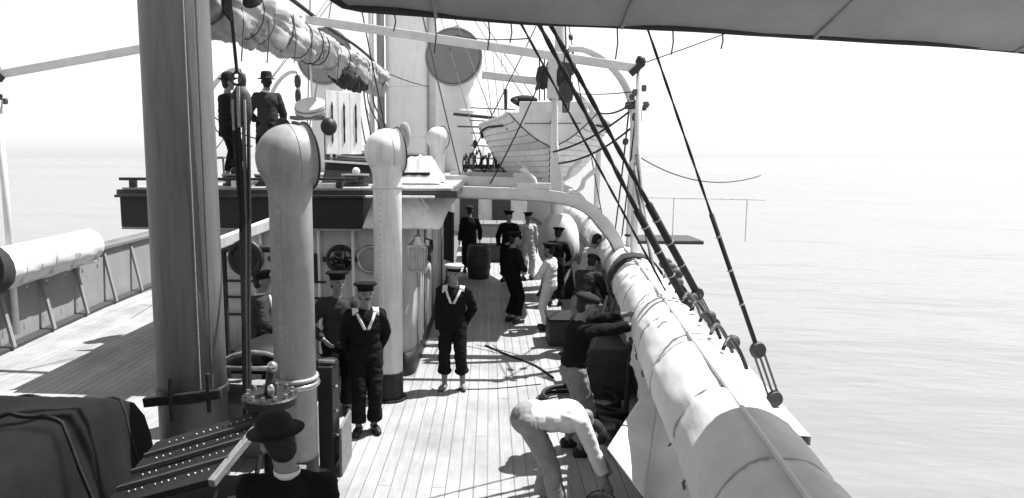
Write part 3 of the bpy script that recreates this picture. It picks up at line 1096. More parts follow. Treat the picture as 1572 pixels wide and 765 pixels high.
def skid(y, z, label):
    t = thing('skid_beam', (XB(y), y, 0), label, 'beam', 'boat skid beams')
    xe = XB(y) + .05
    path = [(-1.0, y, z + .05), (-.3, y, z + .03), (.6, y, z), (1.0, y, z - .03), (1.35, y, z - .10), (1.65, y, z - .25), (1.88, y, z - .50), (xe - .12, y, z - .85), (xe - .02, y, z - 1.4), (xe, y, .0)]
    path = curve(path, 4)
    b = MB()
    rows = [[], [], [], []]
    for i_, p in enumerate(path):
        a = path[max(0, i_ - 1)]; c = path[min(len(path) - 1, i_ + 1)]
        d = (c - a).normalized()
        nrm = Vector((-d.z, 0, d.x))
        hh = .095
        for r_, (o1, o2) in zip(rows, ((-1, -1), (1, -1), (1, 1), (-1, 1))):
            r_.append(p + nrm * (o1 * hh) + Vector((0, o2 * .07, 0)))
    b.grid(rows + [rows[0]])
    b.build('beam', 'spar_paint', t)
    # flange along the lower edge and the boat chock
    b = MB()
    lo = [p_ for p_ in rows[0]]
    b.grid([[q + Vector((0, -.05, 0)) for q in lo], [q + Vector((0, .19, 0)) for q in lo]])
    b.build('flange', 'cover_grey', t, solid=.015)
    for sx in (-1, 1):
        MB().tube(curve([(1.13 + sx * .16, y, z + .04), (1.13 + sx * .36, y, z + .10), (1.13 + sx * .42, y, z + .26), (1.13 + sx * .62, y, z + .42)], 5), .05, 8, sq=.8).build('chock_arm', 'spar_paint', t, smooth=True)
    b = MB(); b.box((.72, y - .02, z + .14), (.55, .06, .10)); b.build('chock_plate', 'spar_paint', t, bevel=.01)
    return t


k1 = skid(11.6, 2.60, 'nearer white boat beam spanning from deckhouse to starboard rail')
k2 = skid(13.6, 2.72, 'second white boat beam under the lifeboat stern')
k3 = skid(17.6, 2.72, 'third white boat beam under the lifeboat bow')


def davit(y, label, s=1.0):
    t = thing('davit', (2.36, y, 0), label, 'davit', 'boat davits')
    xo = XB(y) + .16
    p = curve([(xo, y, .4), (xo, y, 2.2), (xo, y, 3.6), (xo - .05, y, 4.05), (xo - .22, y, 4.45), (xo - .52, y, 4.78), (xo - .85, y, 4.96), (xo - 1.12, y, 4.98)], 6)
    rr = [lerp(.085, .055, i_ / (len(p) - 1)) for i_ in range(len(p))]
    MB().tube(p, rr, 12).build('arm', 'spar_paint', t, smooth=True)
    MB().torus((xo, y, 1.9), (0, 0, 1), .09, .02, 18, 6).build('collar', 'iron', t, smooth=True)
    MB().tube(sag((xo - .05, y, 4.0), (1.1, y + .6, 3.3), .1), .018, 6).build('guy', 'rope_dark', t)
    MB().tube(sag((xo - .05, y, 3.7), (1.2, y + .6, 3.1), .12), .018, 6).build('guy', 'rope_dark', t)
    hx = xo - 1.12
    for z, r in ((4.72, .13), (4.30, .12)):
        b = MB(); b.lathe([(1e-5, -.2), (r * .8, -.15), (r, 0), (r * .8, .15), (1e-5, .2)], (hx, y + .1, z), n=16, sx=1, sy=.55)
        b.build('block', 'dark_wood', t, smooth=True)
    for k in range(4):
        MB().tube([(hx - .07 + .045 * k, y + .1, 4.7), (hx - .05 + .03 * k, y + .15, 3.95)], .014, 5).build('fall', 'rope_dark', t)
    MB().tube([(hx, y, 4.98), (hx, y + .1, 4.75)], .02, 6).build('hook', 'iron', t)
    b = MB(); b.box((xo - .10, y - .05, 4.05), (.16, .1, .12)); b.box((xo + .1, y, 4.02), (.14, .1, .1)); b.build('cleat', 'iron', t, bevel=.02)
    return t


d1 = davit(11.9, 'nearer curved white davit on the starboard rail, above the boat stern')
d2 = davit(18.2, 'farther curved white davit on the starboard side, beyond the boat')
pd = to_port(d1, 'curved port davit seen beyond the roof, just right of the tackle', 'boat davits')
pd.location = (-8.15, 19.6, 0); pd.scale = (-1, 1, 1.14)
pd = to_port(d1, 'curved port davit farthest forward, seen beside the felt-hatted man', 'boat davits')
pd.location = (-8.2, 25.6, 0); pd.scale = (-1, 1, 1.27)

# derrick post behind the boat and the hanging tackle over its stern
t = thing('derrick_post', (1.65, 17.2, 0), 'stout pale upright post rising behind the lifeboat stern', 'post')
MB().lathe([(.17, 0), (.16, 4), (.14, 9)], (1.65, 17.2, 0), n=20).build('post', 'spar_paint', t, smooth=True)
MB().torus((1.65, 17.2, 5.5), (0, 0, 1), .16, .025, 20, 6).build('band', 'iron', t, smooth=True)
t = thing('boat_tackle', (1.02, 12.75, 4.2), 'dark double block tackle hanging over the lifeboat stern', 'tackle')
for xx, zz in ((.92, 4.62), (1.28, 4.64)):
    MB().lathe([(1e-5, -.22), (.10, -.17), (.13, 0), (.10, .17), (1e-5, .22)], (xx, 12.8, zz), n=16, sx=1, sy=.5).build('block', 'iron', t, smooth=True)
b = MB(); b.box((1.08, 12.8, 4.62), (.16, .08, .74)); b.build('strongback', 'spar_paint', t, bevel=.01)
for k in range(6):
    x_ = .85 + .09 * k
    MB().tube([(x_, 12.8, 5.02), (x_ + .02, 12.85, 4.22)], .013, 5).build('fall', 'rope_dark', t)

# gear stowed between house and boat: shrouds of the forward mast with ratlines
fm = thing('forward_rigging', (-.2, 21, 2), 'tangle of dark stays and ratlines left of the lifeboat stern', 'rigging')
for k in range(7):
    MB().tube([(.10 + .07 * k, 14.5 + .3 * k, 2.9), (-.35 + .12 * k, 21, 6.5)], .009, 5).build('stay', 'rope_dark' if k % 2 else 'rope_light', fm)
for k in range(5):
    MB().tube([(-.45, 16, 3.2 + .28 * k), (.55, 16, 3.15 + .28 * k)], .012, 5).build('ratline', 'rope_dark', fm)
for k in range(6):
    MB().ell((-.35 + .17 * k, 15.8, 3.5 + .22 * (k % 3)), (.05, .05, .10), seg=10, rings=6).build('block', 'dark_wood', fm, smooth=True)
MB().tube([(-.9, 17, 4.25), (.5, 17, 4.1)], .04, 8).build('spar', 'dark_wood', fm)
MB().tube([(-.8, 17, 3.95), (.9, 17, 3.9)], .02, 8).build('spar', 'dark_wood', fm)


for k in range(9):
    xk, zk_ = -.55 + .14 * k, 3.05 + .06 * (k % 3)
    MB().tube(curve([(xk - .03, 15.6, zk_ + .2), (xk - .06, 15.58, zk_), (xk, 15.56, zk_ - .17), (xk + .06, 15.58, zk_), (xk + .03, 15.6, zk_ + .2), (xk - .03, 15.62, zk_ + .1)], 4), .014 + .004 * (k % 2), 6).build('hank', ('rope_dark', 'rope_mid', 'rope_dark')[k % 3], fm, smooth=True)
MB().tube([(-.62, 15.7, 3.0), (.75, 15.7, 3.0)], .05, 8).build('pin_rail', 'dark_wood', fm)
for k in range(8):
    MB().tube([(-.55 + .17 * k, 15.7, 2.9), (-.55 + .17 * k, 15.7, 3.3)], .02, 6).build('pin', 'mid_wood', fm)

# ------------------------------------------------------------------ starboard shrouds and stays
def shroud(a, b, r, label, collar=True, lower=True):
    a = Vector(a); b = Vector(b)
    t = thing('shroud', a, label, 'shroud', 'shrouds')
    d = (b - a)
    x_, y_, z_ = frame_from(d)
    n = int(d.length / .05)
    for s_ in range(2):        # two visible strands laid round each other
        pts = [a + d * (i_ / n) + (x_ * math.cos(i_ * .55 + PI * s_) + y_ * math.sin(i_ * .55 + PI * s_)) * r * .38 for i_ in range(n + 1)]
        MB().tube(pts, r * .72, 6).build('strand', 'rope_dark', t, smooth=True)
    if lower:                  # served lower end, with its rigging screw
        MB().tube([a, a + d.normalized() * 1.15], r * 1.75, 8).build('service', 'rope_dark', t, smooth=True)
        dn = d.normalized()
        for off in (-.06, -.50):
            MB().lathe([(1e-5, -.03), (.06, -.03), (.075, 0), (.06, .03), (1e-5, .03)], a + dn * off, (.3, -.9, .1), 18).build('deadeye', 'dark_wood', t, smooth=True, sharp=50)
        for k in (-1, 0, 1):
            MB().tube([a + dn * -.06 + x_ * .04 * k, a + dn * -.50 + x_ * .04 * k], .010, 5).build('lanyard', 'rope_mid', t)
        lo_ = a - dn * .5
        MB().tube([lo_, (lo_.x - .1, lo_.y, lo_.z - .3), (XB(lo_.y) + .40, lo_.y, .15)], .018, 6).build('chain_plate', 'iron', t)
        for k in range(3):
            p = a + d.normalized() * (.35 + .3 * k)
            MB().torus(p, d, r * 1.8, .008, 12, 5).build('seizing', 'rope_light', t, smooth=True)
    return t


HOUND = Vector((-2.55, 6.3, 10.4))


def thru(lo, mid, k):
    lo = Vector(lo); mid = Vector(mid)
    return lo + (mid - lo) * k


shroud((2.20, 7.5, 1.80), thru((2.20, 7.5, 1.80), (.47, 6.6, 4.51), 2.6), .022, 'thick dark shroud, the upper of the close pair crossing the boat')
shroud((2.02, 7.2, 1.72), thru((2.02, 7.2, 1.72), (.38, 6.55, 4.48), 2.6), .022, 'thick dark shroud, the lower of the close pair crossing the boat')
shroud((2.02, 7.75, 1.62), thru((2.02, 7.75, 1.62), (.20, 6.6, 4.53), 2.6), .012, 'thinner dark shroud left of the thick pair', lower=False)
shroud((2.23, 5.85, 1.66), thru((2.23, 5.85, 1.66), (1.28, 6, 4.23), 2.6), .011, 'single shroud nearest the right edge of the deck')

t = thing('channel', (2.3, 6.8, 1.1), 'narrow plank shelf outside the starboard rail carrying the shroud deadeyes', 'shelf')
rows = [[(XB(y) + o, y, z) for y in (5.2, 5.8, 6.4, 7.0, 7.6, 8.2)] for o, z in ((.34, 1.06), (.34, 1.14), (.86, 1.12), (.86, 1.05), (.34, 1.06))]
MB().grid(rows).build('plank', 'spar_paint', t)
for y in (5.4, 6.7, 8.0):
    MB().bar((XB(y) + .38, y, .45), (XB(y) + .78, y, 1.06), .05, .06).build('bracket', 'iron', t)

# pale rope lanyards down from davit to the rail
t = thing('lanyards', (2.1, 10.6, 1.6), 'pale rope lanyards slanting down to the rail below the davit', 'ropes')
for k in range(4):
    MB().tube(sag((2.20 + .015 * k, 11.0 - .02 * k, 3.0 + .12 * k), (2.12 + .03 * k, 9.0 + .2 * k, 1.76), .05), .018, 6).build('lanyard', 'rope_light' if k % 2 else 'rope_mid', t)
for k in range(3):
    MB().ell((2.28 + .05 * k, 8.6 + .45 * k, 1.78), (.09, .05, .08), seg=12, rings=8).build('deadeye', 'dark_wood', t, smooth=True)
t = thing('rail_lashings', (2.2, 7, 1.7), 'lashings, chain and dark deadeyes on the outer rail beside the shrouds', 'ropes')
for k in range(8):
    y = 5.2 + .45 * k
    MB().tube(curve([(XB(y) + .18, y, 1.78), (XB(y) + .26, y + .1, 1.84), (XB(y) + .36, y + .16, 1.72), (XB(y) + .40, y + .1, 1.6)], 4), .016, 6).build('lashing', ('iron', 'rope_mid', 'rope_dark')[k % 3], t, smooth=True)
    if k % 2:
        MB().ell((XB(y) + .36, y, 1.72), (.06, .05, .06), seg=12, rings=8).build('deadeye', 'dark_wood', t, smooth=True)

GEAR = [((1.35, 11.9, 4.98), (1.65, 18.2, 5.0), .012, 'wire span joining the heads of the two starboard davits'), ((2.28, 11.9, 4.05), (2.6, 14.6, 1.7), .014, 'davit guy leading forward to the rail'),
        ((1.30, 18.2, 4.98), (2.2, 11.0, 4.2), .010, 'line from the farther davit back to the awning post'), ((1.05, 12.8, 5.0), (.0, 12.2, 2.75), .012, 'slack line from the boat tackle to the nearer boat beam'),
        ((2.25, 11, 4.5), (2.42, 12.9, 1.75), .012, 'line down behind the awning post to the rail'), ((1.65, 17.2, 7.2), (2.5, 15.5, 1.8), .012, 'stay from the pale post down to the starboard rail'),
        ((1.65, 17.2, 7.6), (-.6, 15.0, 2.9), .012, 'stay from the pale post down to the deckhouse edge'), ((2.24, 11, 4.1), (1.9, 12.8, 4.0), .016, 'short tackle between awning post and boat')]
for a, b_, r_, lab in GEAR:
    t = thing('davit_line', b_, lab, 'rope', 'lines about the davits')
    pth = sag(a, b_, .10)
    MB().tube(pth, r_, 6).build('rope', 'rope_dark', t, smooth=True)
    MB().lathe([(1e-5, -.09), (.045, -.06), (.055, 0), (.045, .06), (1e-5, .09)], pth[3], (Vector(b_) - Vector(a)), 12, sx=1, sy=.6).build('block', 'dark_wood', t, smooth=True)

# gangway platform outboard
t = thing('gangway_platform', (2.9, 12, 1.75), 'gangway platform with thin white rail outboard to the right', 'platform')
MB().box((3.0, 12.2, 1.80), (1.1, .9, .06)).build('platform', 'dark_wood', t, bevel=.01)
MB().tube([(2.5, 12, 2.54), (4.6, 12.05, 2.50)], .014, 6).build('hand_rail', 'spar_paint', t)
for x_ in (3.1, 4.3):
    MB().tube([(x_, 12, 1.8), (x_, 12.02, 2.52)], .010, 6).build('rail_post', 'spar_paint', t)
MB().tube(sag((2.27, 11.2, 3.25), (4.6, 12.3, 2.9), .25), .010, 5).build('sling', 'wire', t)

# loose rigging wires against the sky
WIRES = [((.55, 11.0, 5.0), (-1.0, 20, 6.6)), ((2.24, 11, 4.6), (5.5, 13, 5.9)), ((-2.6, 24.5, 11), (.9, 16, 4.3)), ((-2.4, 24.5, 11), (1.4, 19, 4.4)),
         ((-2.2, 24.5, 10.4), (.3, 15, 3.4)), ((-2.2, 24.5, 9.6), (-.2, 15.5, 3.2)), ((-3.7, 24, 10.5), (-5.6, 14, 3.4)), ((-3.6, 24, 11), (-6.6, 17, 3.6)),
         ((CL, 12, 9.5), (-3.6, 13.5, 3)), ((CL, 12, 9.5), (-2.3, 16.4, 3)), ((-3.3, 17, 9.5), (-3.9, 14.2, 2.9)), ((-2.2, 12, 10), (-.6, 14.3, 2.8)), ((-2.9, 18.6, 5.5), (-2.1, 24, 5.6))]
WL = ['thin stay running from the white rafter to the right-hand round ventilator', 'thin guy running outboard from the top of the starboard awning post',
      'thin funnel guy ending at the dark blocks over the boat stern', 'funnel guy ending at the farther davit', 'funnel guy ending at the left side of the boat', 'funnel guy ending beside the forward rigging',
      'funnel guy coming down to the port boat', 'outermost funnel guy on the port side', 'thin line from above the sail down to the bearded man', 'thin line from above the sail down to the board with slots',
      'short line coming down between the roof pair and the drum', 'long dark line down from the masthead to the flared roof corner', 'short line joining the boom end to the funnel']
for k, (a, b_) in enumerate(WIRES):
    w_ = MB().tube(sag(a, b_, .06 if k != 1 else .02), .011 if k < 9 else .014, 5).build('rigging_wire', 'wire' if k % 3 else 'rope_dark', org=a)
    tag(w_, WL[k], 'wire', 'thin rigging wires')

# ------------------------------------------------------------------ on the deckhouse roof
t = thing('skylight', (-2.0, 11.9, 2.78), 'dark slatted skylight on the deckhouse roof beside the second ventilator', 'skylight')
b = MB(); b.add([(-2.75, 11.2, 2.79), (-1.15, 11.2, 2.79), (-1.15, 13.0, 2.79), (-2.75, 13.0, 2.79), (-2.70, 11.4, 3.12), (-1.2, 11.4, 3.02), (-1.2, 12.9, 3.25), (-2.70, 12.9, 3.30)],
             [(0, 1, 5, 4), (1, 2, 6, 5), (2, 3, 7, 6), (3, 0, 4, 7), (4, 5, 6, 7)])
b.build('coaming', 'black_paint', t, bevel=.01)
for k in range(5):
    f = k / 4
    a = Vector((-2.74, 11.42 + 1.4 * f, 3.145 + .18 * f)); c = Vector((-1.2, 11.42 + 1.4 * f, 3.045 + .22 * f))
    MB().bar(a, c, .10, .03).build('slat', 'white_paint' if k in (0, 2, 4) else 'mid_wood', t)
t = thing('canvas_heap', (-1.15, 11.2, 2.8), 'crumpled white canvas heaped over the skylight corner', 'canvas')
rows = []
for i_ in range(25):
    row = []
    for j in range(25):
        u, v = i_ / 24, j / 24
        z = 2.80 + min(1, 5 * u, 5 * (1 - u), 5 * v, 5 * (1 - v)) * (.36 + .14 * noise.noise(Vector((u * 2.5, v * 3, 2))) + .05 * noise.noise(Vector((u * 8, v * 5, 4))))
        row.append((-1.55 + .75 * u + .04 * noise.noise(Vector((u * 7, v * 4, 9))), 10.9 + 1.6 * v, max(2.80, z)))
    rows.append(row)
MB().grid(rows).build('canvas', 'canvas', t, smooth=True)
MB().box((-1.2, 11.3, 2.88), (.5, .6, .18)).build('chest', 'black_paint', t)

t = thing('signal_board', (-2.5, 12, 3.2), 'white board with three tall dark slots standing on the roof', 'board')
Rz = Matrix.Rotation(R(50), 3, 'Z')
b = MB()
for k in range(3):
    c = Vector((-2.53 + (k - 1) * .165, 12 + (k - 1) * .197, 3.79))
    b2 = MB(); b2.box(c, (.252, .035, 1.06), Rz); bo = b2.build('panel', 'white_paint', t, bevel=.005)
    s_ = MB(); s_.lathe([(1e-5, -.36), (.016, -.30), (.012, -.12), (.02, 0), (.014, .14), (.018, .28), (1e-5, .36)], c + Vector((.017, -.014, 0)), n=10)
    s_.build('slot', 'black_paint', bo)
b = MB(); b.box((-2.72, 12.06, 3.2), (.05, .05, .9)); b.box((-2.36, 12.24, 3.2), (.05, .05, .9)); b.build('leg', 'iron', t)
t = thing('drum_case', (-3.1, 12, 2.8), 'pale rounded drum on a rack behind the near ventilator cowl', 'drum')
MB().lathe([(1e-5, -.11), (.22, -.11), (.25, -.09), (.26, 0), (.25, .09), (.22, .11), (1e-5, .115)], (-3.1, 12, 4.04), (0, -.5, .86), 28, sx=1.05).build('drum', 'canvas', t, smooth=True, sharp=40)
for q in (-.04, .04):
    MB().torus((-3.1, 12 - q * .5, 4.04 + q * .86), (0, -.5, .86), .268, .010, 28, 6).build('hoop', 'mid_wood', t, smooth=True)
b = MB(); b.box((-3.1, 12, 3.88), (.64, .4, .06))
for sx in (-.28, .28):
    b.box((-3.1 + sx, 12, 3.3), (.05, .3, 1.05))
b.build('rack', 'mid_wood', t, bevel=.008)
for sx, n_ in ((-.42, 'a'), (.38, 'b')):
    MB().ell((-3.1 + sx, 11.7, 3.72), (.14, .14, .15)).build('buoy', 'black_paint', t, smooth=True)
MB().tube([(-3.1, 12.1, 4.2), (-3.12, 12.1, 5.3)], .018, 6).build('staff', 'spar_paint', t)

for k, (x_, lab) in enumerate(((-2.0, 'iron mooring drum on the roof edge between the two ventilators'), (-3.35, 'iron mooring drum on the roof edge just left of the near ventilator'), (-3.85, 'iron mooring drum on the roof edge beside the mast'))):
    t = thing('mooring_drum', (x_, 10.25, 2.78), lab, 'drum', 'mooring drums on the roof edge')
    s_ = 1 if k == 0 else .85
    MB().lathe([(.20 * s_, 0), (.20 * s_, .04), (.15 * s_, .05), (.14 * s_, .12), (.20 * s_, .13), (.21 * s_, .16)], (x_, 10.25, 2.78), n=24).build('spool', 'iron', t, smooth=True, sharp=30)
    MB().lathe([(.21 * s_, .16), (.21 * s_, .18), (1e-5, .185)], (x_, 10.25, 2.78), n=24).build('lid', 'cover_grey', t)
    MB().ell((x_ + .02, 10.22, 3.0), (.06, .06, .06)).build('knob', 'white_paint' if k == 0 else 'iron', t, smooth=True)
t = thing('roof_rail', (-3.6, 9.6, 2.78), 'low rail with pale blocks along the front edge of the roof', 'rail')
MB().tube([(-5.3, 9.62, 2.90), (-1.85, 9.62, 2.90)], .022, 8).build('rail', 'iron', t)
for k in range(7):
    MB().box((-5.1 + .5 * k, 9.62, 2.83), (.09, .09, .10)).build('chock', 'white_paint' if k % 2 else 'iron', t, bevel=.01)
MB().box((-2.35, 9.66, 2.80), (.55, .1, .09)).build('stowed_plank', 'white_paint', t, bevel=.005)
t = thing('cane_chair', (-4.9, 12.2, 2.78), 'cane chair on the roof beside the bowler-hatted pair', 'chair')
b = MB(); b.box((-4.95, 12.0, 3.2), (.45, .42, .04)); b.build('seat', 'mid_wood', t)
for sx in (-.2, .2):
    for sy in (-.18, .18):
        MB().tube([(-4.95 + sx, 12 + sy, 2.78), (-4.95 + sx * .95, 12 + sy * .95, 3.2)], .02, 6).build('leg', 'mid_wood', t)
b = MB()
for k in range(4):
    b.box((-5.1 + .1 * k, 11.8, 3.45), (.03, .03, .5))
b.box((-4.95, 11.8, 3.7), (.46, .04, .06)); b.build('backrest', 'mid_wood', t)

# ------------------------------------------------------------------ gear round the mast foot, lower left
t = thing('white_handrail', (-3.0, 8.2, 0), 'sloping white spar between the mast and the near ventilator', 'spar')
MB().bar((-3.55, 7.4, 2.05), (-2.45, 8.75, 2.50), .10, .13).build('spar', 'white_paint', t, bevel=.012)
MB().tube([(-3.4, 7.6, .0), (-3.4, 7.6, 2.1)], .03, 8).build('prop', 'iron', t)
MB().tube([(-2.62, 8.55, 1.9), (-2.62, 8.55, 2.4)], .014, 6).build('hanger', 'brass', t)
t = thing('hand_winch', (-2.9, 8.0, 0), 'dark spoked winch wheel beside the tackle, left of the near ventilator', 'winch')
MB().torus((-2.88, 7.95, 2.02), (.1, 1, 0), .19, .04, 26, 8).build('wheel_rim', 'iron', t, smooth=True)
for k in range(6):
    a = k * PI / 3
    MB().tube([(-2.88, 7.95, 2.02), (-2.88 + .19 * math.cos(a), 7.95, 2.02 + .19 * math.sin(a))], .02, 6).build('spoke', 'iron', t)
MB().lathe([(.15, -.12), (.15, .12)], (-2.88, 8.05, 2.02), (0, 1, 0), 20).build('barrel', 'iron', t, smooth=True, sharp=30)
MB().tube([(-3.3, 8.05, 2.12), (-2.2, 8.05, 2.12)], .045, 10).build('shaft', 'iron', t, smooth=True)
for x_ in (-3.2, -2.3):
    MB().bar((x_, 8.05, 0), (x_, 8.05, 2.2), .07, .06, (0, 1, 0)).build('standard', 'iron', t)
MB().tube([(-2.45, 7.9, 1.95), (-2.45, 7.9, 2.2)], .03, 8).build('grip', 'brass', t)

t = thing('companion_hood', (-2.6, 7.3, 0), 'curved dark companion hood edged with bright metal behind the mast', 'hatch')
rows = []
for i_ in range(13):
    a = PI * i_ / 12
    rows.append([(-2.45 - .62 * math.cos(a), y, .55 + .62 * math.sin(a)) for y in (6.95, 7.25, 7.7)])
MB().grid(rows).build('hood', 'black_paint', t, smooth=True, solid=.02)
MB().tube([(-2.45 - .62 * math.cos(PI * i_ / 16), 6.93, .55 + .62 * math.sin(PI * i_ / 16)) for i_ in range(17)], .028, 8).build('hood_rim', 'brass', t, smooth=True)
b = MB(); b.box((-2.45, 7.33, .30), (1.3, .85, .6)); b.build('coaming', 'cover_grey', t, bevel=.01)
b = MB(); b.tube([(-3.08, 6.88, 1.0), (-1.95, 6.88, 1.02)], .03, 8); b.build('bright_rail', 'brass', t, smooth=True)
for x_ in (-3.05, -2.5, -2.0):
    MB().tube([(x_, 6.88, .3), (x_, 6.88, 1.02)], .022, 8).build('rail_post', 'iron', t)
    MB().ell((x_, 6.88, 1.05), (.035, .035, .035), seg=10, rings=6).build('rail_knob', 'brass', t, smooth=True)
t = thing('valve_stand', (-1.66, 5.0, 0), 'studded round valve flange with a bright ball, in front of the near ventilator', 'valve')
MB().lathe([(.09, 0), (.07, .1), (.06, 1.30), (.21, 1.34), (.215, 1.40), (.20, 1.41)], (-1.66, 5.0, 0), n=26).build('pedestal', 'iron', t, smooth=True, sharp=30)
for k in range(12):
    a = k * PI / 6
    MB().lathe([(.016, 0), (.016, .03), (1e-5, .035)], (-1.66 + .17 * math.cos(a), 5.0 + .17 * math.sin(a), 1.41), n=6).build('stud', 'brass', t)
MB().tube([(-1.66, 5.0, 1.40), (-1.65, 5.0, 1.60)], [.05, .03], 10).build('spindle', 'iron', t, smooth=True)
MB().ell((-1.63, 4.98, 1.63), (.042, .042, .045), seg=14, rings=8).build('ball', 'brass', t, smooth=True)
MB().ell((-1.63, 4.93, 1.46), (.03, .03, .05), seg=12, rings=8).build('oil_cup', 'brass', t, smooth=True)

# engine-room skylight in the bottom left corner with its lid propped open
t = thing('raised_skylight', (-1.9, 4.6, 0), 'open studded skylight lid propped over its box, bottom left corner', 'skylight')
P0, P1, P2, P3 = Vector((-2.50, 4.35, 1.10)), Vector((-1.82, 4.25, 1.06)), Vector((-1.66, 5.0, 1.28)), Vector((-2.30, 4.85, 1.06))
MB().add([P0 + Vector((-.1, -.1, -.28)), P1, P2, P3 + Vector((-.2, 0, -.02))], [(0, 1, 2, 3)]).build('lid', 'black_paint', t, solid=.05)
MB().bar(P1 + Vector((.0, -.03, .0)), P2 + Vector((.02, .02, .02)), .05, .06).build('lid_edge', 'mid_wood', t, bevel=.006)
for q in (.25, .5, .75):
    a = P1.lerp(P2, q); c = (P0 + Vector((-.1, -.1, -.28))).lerp(P3 + Vector((-.2, 0, -.02)), q)
    MB().bar(a + Vector((0, 0, .03)), c + Vector((0, 0, .03)), .03, .03).build('rib', 'dark_wood', t)
for q in (.14, .38, .63, .88):
    a = P1.lerp(P2, q); c = (P0 + Vector((-.1, -.1, -.28))).lerp(P3 + Vector((-.2, 0, -.02)), q)
    for k in range(14):
        p = a.lerp(c, .06 + .06 * k)
        q_ = random.uniform(.0045, .0075)
        MB().lathe([(q_, 0), (q_ * .8, .007), (1e-5, .010)], p + Vector((0, 0, .03)), n=6).build('stud', 'spar_paint' if (k * 7) % 5 else 'iron', t)
b = MB(); b.box((-2.05, 4.5, .38), (1.25, .95, .76)); b.build('box', 'black_paint', t, bevel=.015)
b = MB(); b.bar((-2.68, 4.03, .82), (-1.42, 4.03, .82), .06, .06); b.bar((-1.42, 4.0, .82), (-1.42, 5.0, .82), .06, .06); b.build('box_rim', 'mid_wood', t, bevel=.006)
for x_, y_ in ((-1.84, 4.22), (-1.62, 4.4)):
    MB().tube([(x_, y_, .8), (x_ + .02, y_ + .15, 1.12)], .018, 8).build('prop', 'iron', t)
MB().torus((-1.72, 3.97, .62), (0, 1, .2), .05, .014, 16, 6).build('ring_handle', 'brass', t, smooth=True)

t = thing('added_dark_stack', (-3.9, 4.6, 0), 'added dark tarpaulin over an invented stack, bottom left beside the mast foot', 'tarpaulin')  # invented stack, added to give the lower left corner its shadow-dark tone
rows = []
for i_ in range(61):
    u = i_ / 60
    row = []
    for j in range(51):
        v = j / 50
        e_ = smooth(min(1, 8 * u, 8 * (1 - u), 8 * v, 8 * (1 - v)))
        hgt = 1.05 + .22 * math.sin(PI * v) + .16 * noise.noise(Vector((u * 2.5, v * 2.5, 1))) + .10 * (.3 - abs(noise.noise(Vector((u * 6 + v * 3, v * 5 - u * 2, 5)))))
        dr = (1 - e_) * .07 * math.sin(u * 46 + v * 40)
        row.append((-5.55 + 2.85 * u + dr, 3.1 + 2.75 * v + dr, .02 + e_ * hgt))
    rows.append(row)
MB().grid(rows).build('sheet', 'tarpaulin', t, smooth=True)
for k in range(3):
    y = 3.8 + .75 * k
    pts = []
    for i_ in range(61):
        r_ = rows[i_][min(50, int((y - 3.1) / 2.75 * 50))]
        pts.append((r_[0], r_[1], r_[2] + .012))
    MB().tube(pts, .013, 6).build('lashing', 'rope_dark', t, smooth=True)

# ventilator-side control box in front of sailors (dark gate beside the near ventilator)
t = thing('control_box', (-1.52, 6.55, 0), 'dark upright control box with a side panel against the near ventilator', 'box')
MB().box((-1.61, 6.68, .62), (.15, .30, 1.06)).build('case', 'black_paint', t, bevel=.012)
MB().box((-1.47, 6.80, .26), (.03, .50, .52)).build('side_panel', 'mid_wood', t, bevel=.008)
MB().tube([(-1.66, 6.50, 1.22), (-1.50, 6.50, 1.22)], .018, 8).build('lever', 'brass', t)
MB().lathe([(.09, 0), (.09, .04), (1e-5, .05)], (-1.60, 6.66, 1.15), n=20).build('cap', 'iron', t)
for z in (.45, .7, .95):
    MB().tube([(-1.54, 6.54, z), (-1.48, 6.48, z + .03)], .015, 6).build('cock', 'brass', t)

# ------------------------------------------------------------------ gear along the starboard waterway
t = thing('hose_coil', (1.15, 8.7, 0), 'big loops of dark hose on deck behind the stooping man', 'hose')
for k, (dx, dy, rr) in enumerate(((0, 0, .52), (.04, .06, .49), (.02, -.03, .47))):
    MB().torus((1.16 + dx, 8.75 + dy, .05 + .055 * k), (.02, .03, 1), rr, .026, 40, 8).build('loop', 'hose', t, smooth=True)
MB().tube(curve([(1.6, 8.4, .05), (1.5, 7.6, .05), (1.62, 6.8, .05), (1.45, 6.2, .04)], 8), .028, 8).build('tail', 'hose', t, smooth=True)
t = thing('rope_heap', (1.55, 7.9, 0), 'heap of dark rope and tackle under the edge of the rail cover', 'ropes')
for k in range(7):
    a = k * 1.1
    MB().torus((1.52 + .10 * math.cos(a), 7.7 + .5 * math.sin(a * .7), .06 + .05 * (k % 4)), (.3 * math.sin(k), .2, 1), .20 + .03 * (k % 3), .03, 24, 6).build('coil', ('rope_dark', 'rope_mid', 'hose')[k % 3], t, smooth=True)
for k in range(3):
    MB().tube([(1.62, 6.8 + .6 * k, .1), (1.80, 7.5 + .6 * k, .95)], .03, 6).build('strop', 'rope_dark', t)
t = thing('deck_chest', (1.6, 10.9, 0), 'low dark chest on deck in front of the men at the rail', 'chest')
MB().box((1.40, 12.0, .22), (.75, .7, .44)).build('body', 'dark_wood', t, bevel=.015)
MB().box((1.40, 12.0, .46), (.80, .75, .05)).build('lid', 'black_paint', t, bevel=.01)
MB().box((1.40, 11.62, .34), (.08, .03, .1)).build('hasp', 'brass', t)
t = thing('ladder_plank', (1.6, 10.3, 0), 'pale plank leaning from the deck to the rail', 'plank')
MB().bar((1.25, 11.2, .02), (1.83, 9.6, 1.05), .22, .04).build('board', 'mid_wood', t, bevel=.006)
MB().bar((1.45, 10.5, .02), (1.75, 9.9, .9), .12, .05).build('brace', 'dark_wood', t)
t = thing('boat_grating', (1.3, 9.8, 0), 'dark box and scrubbing gear behind the man in dark jersey', 'box')
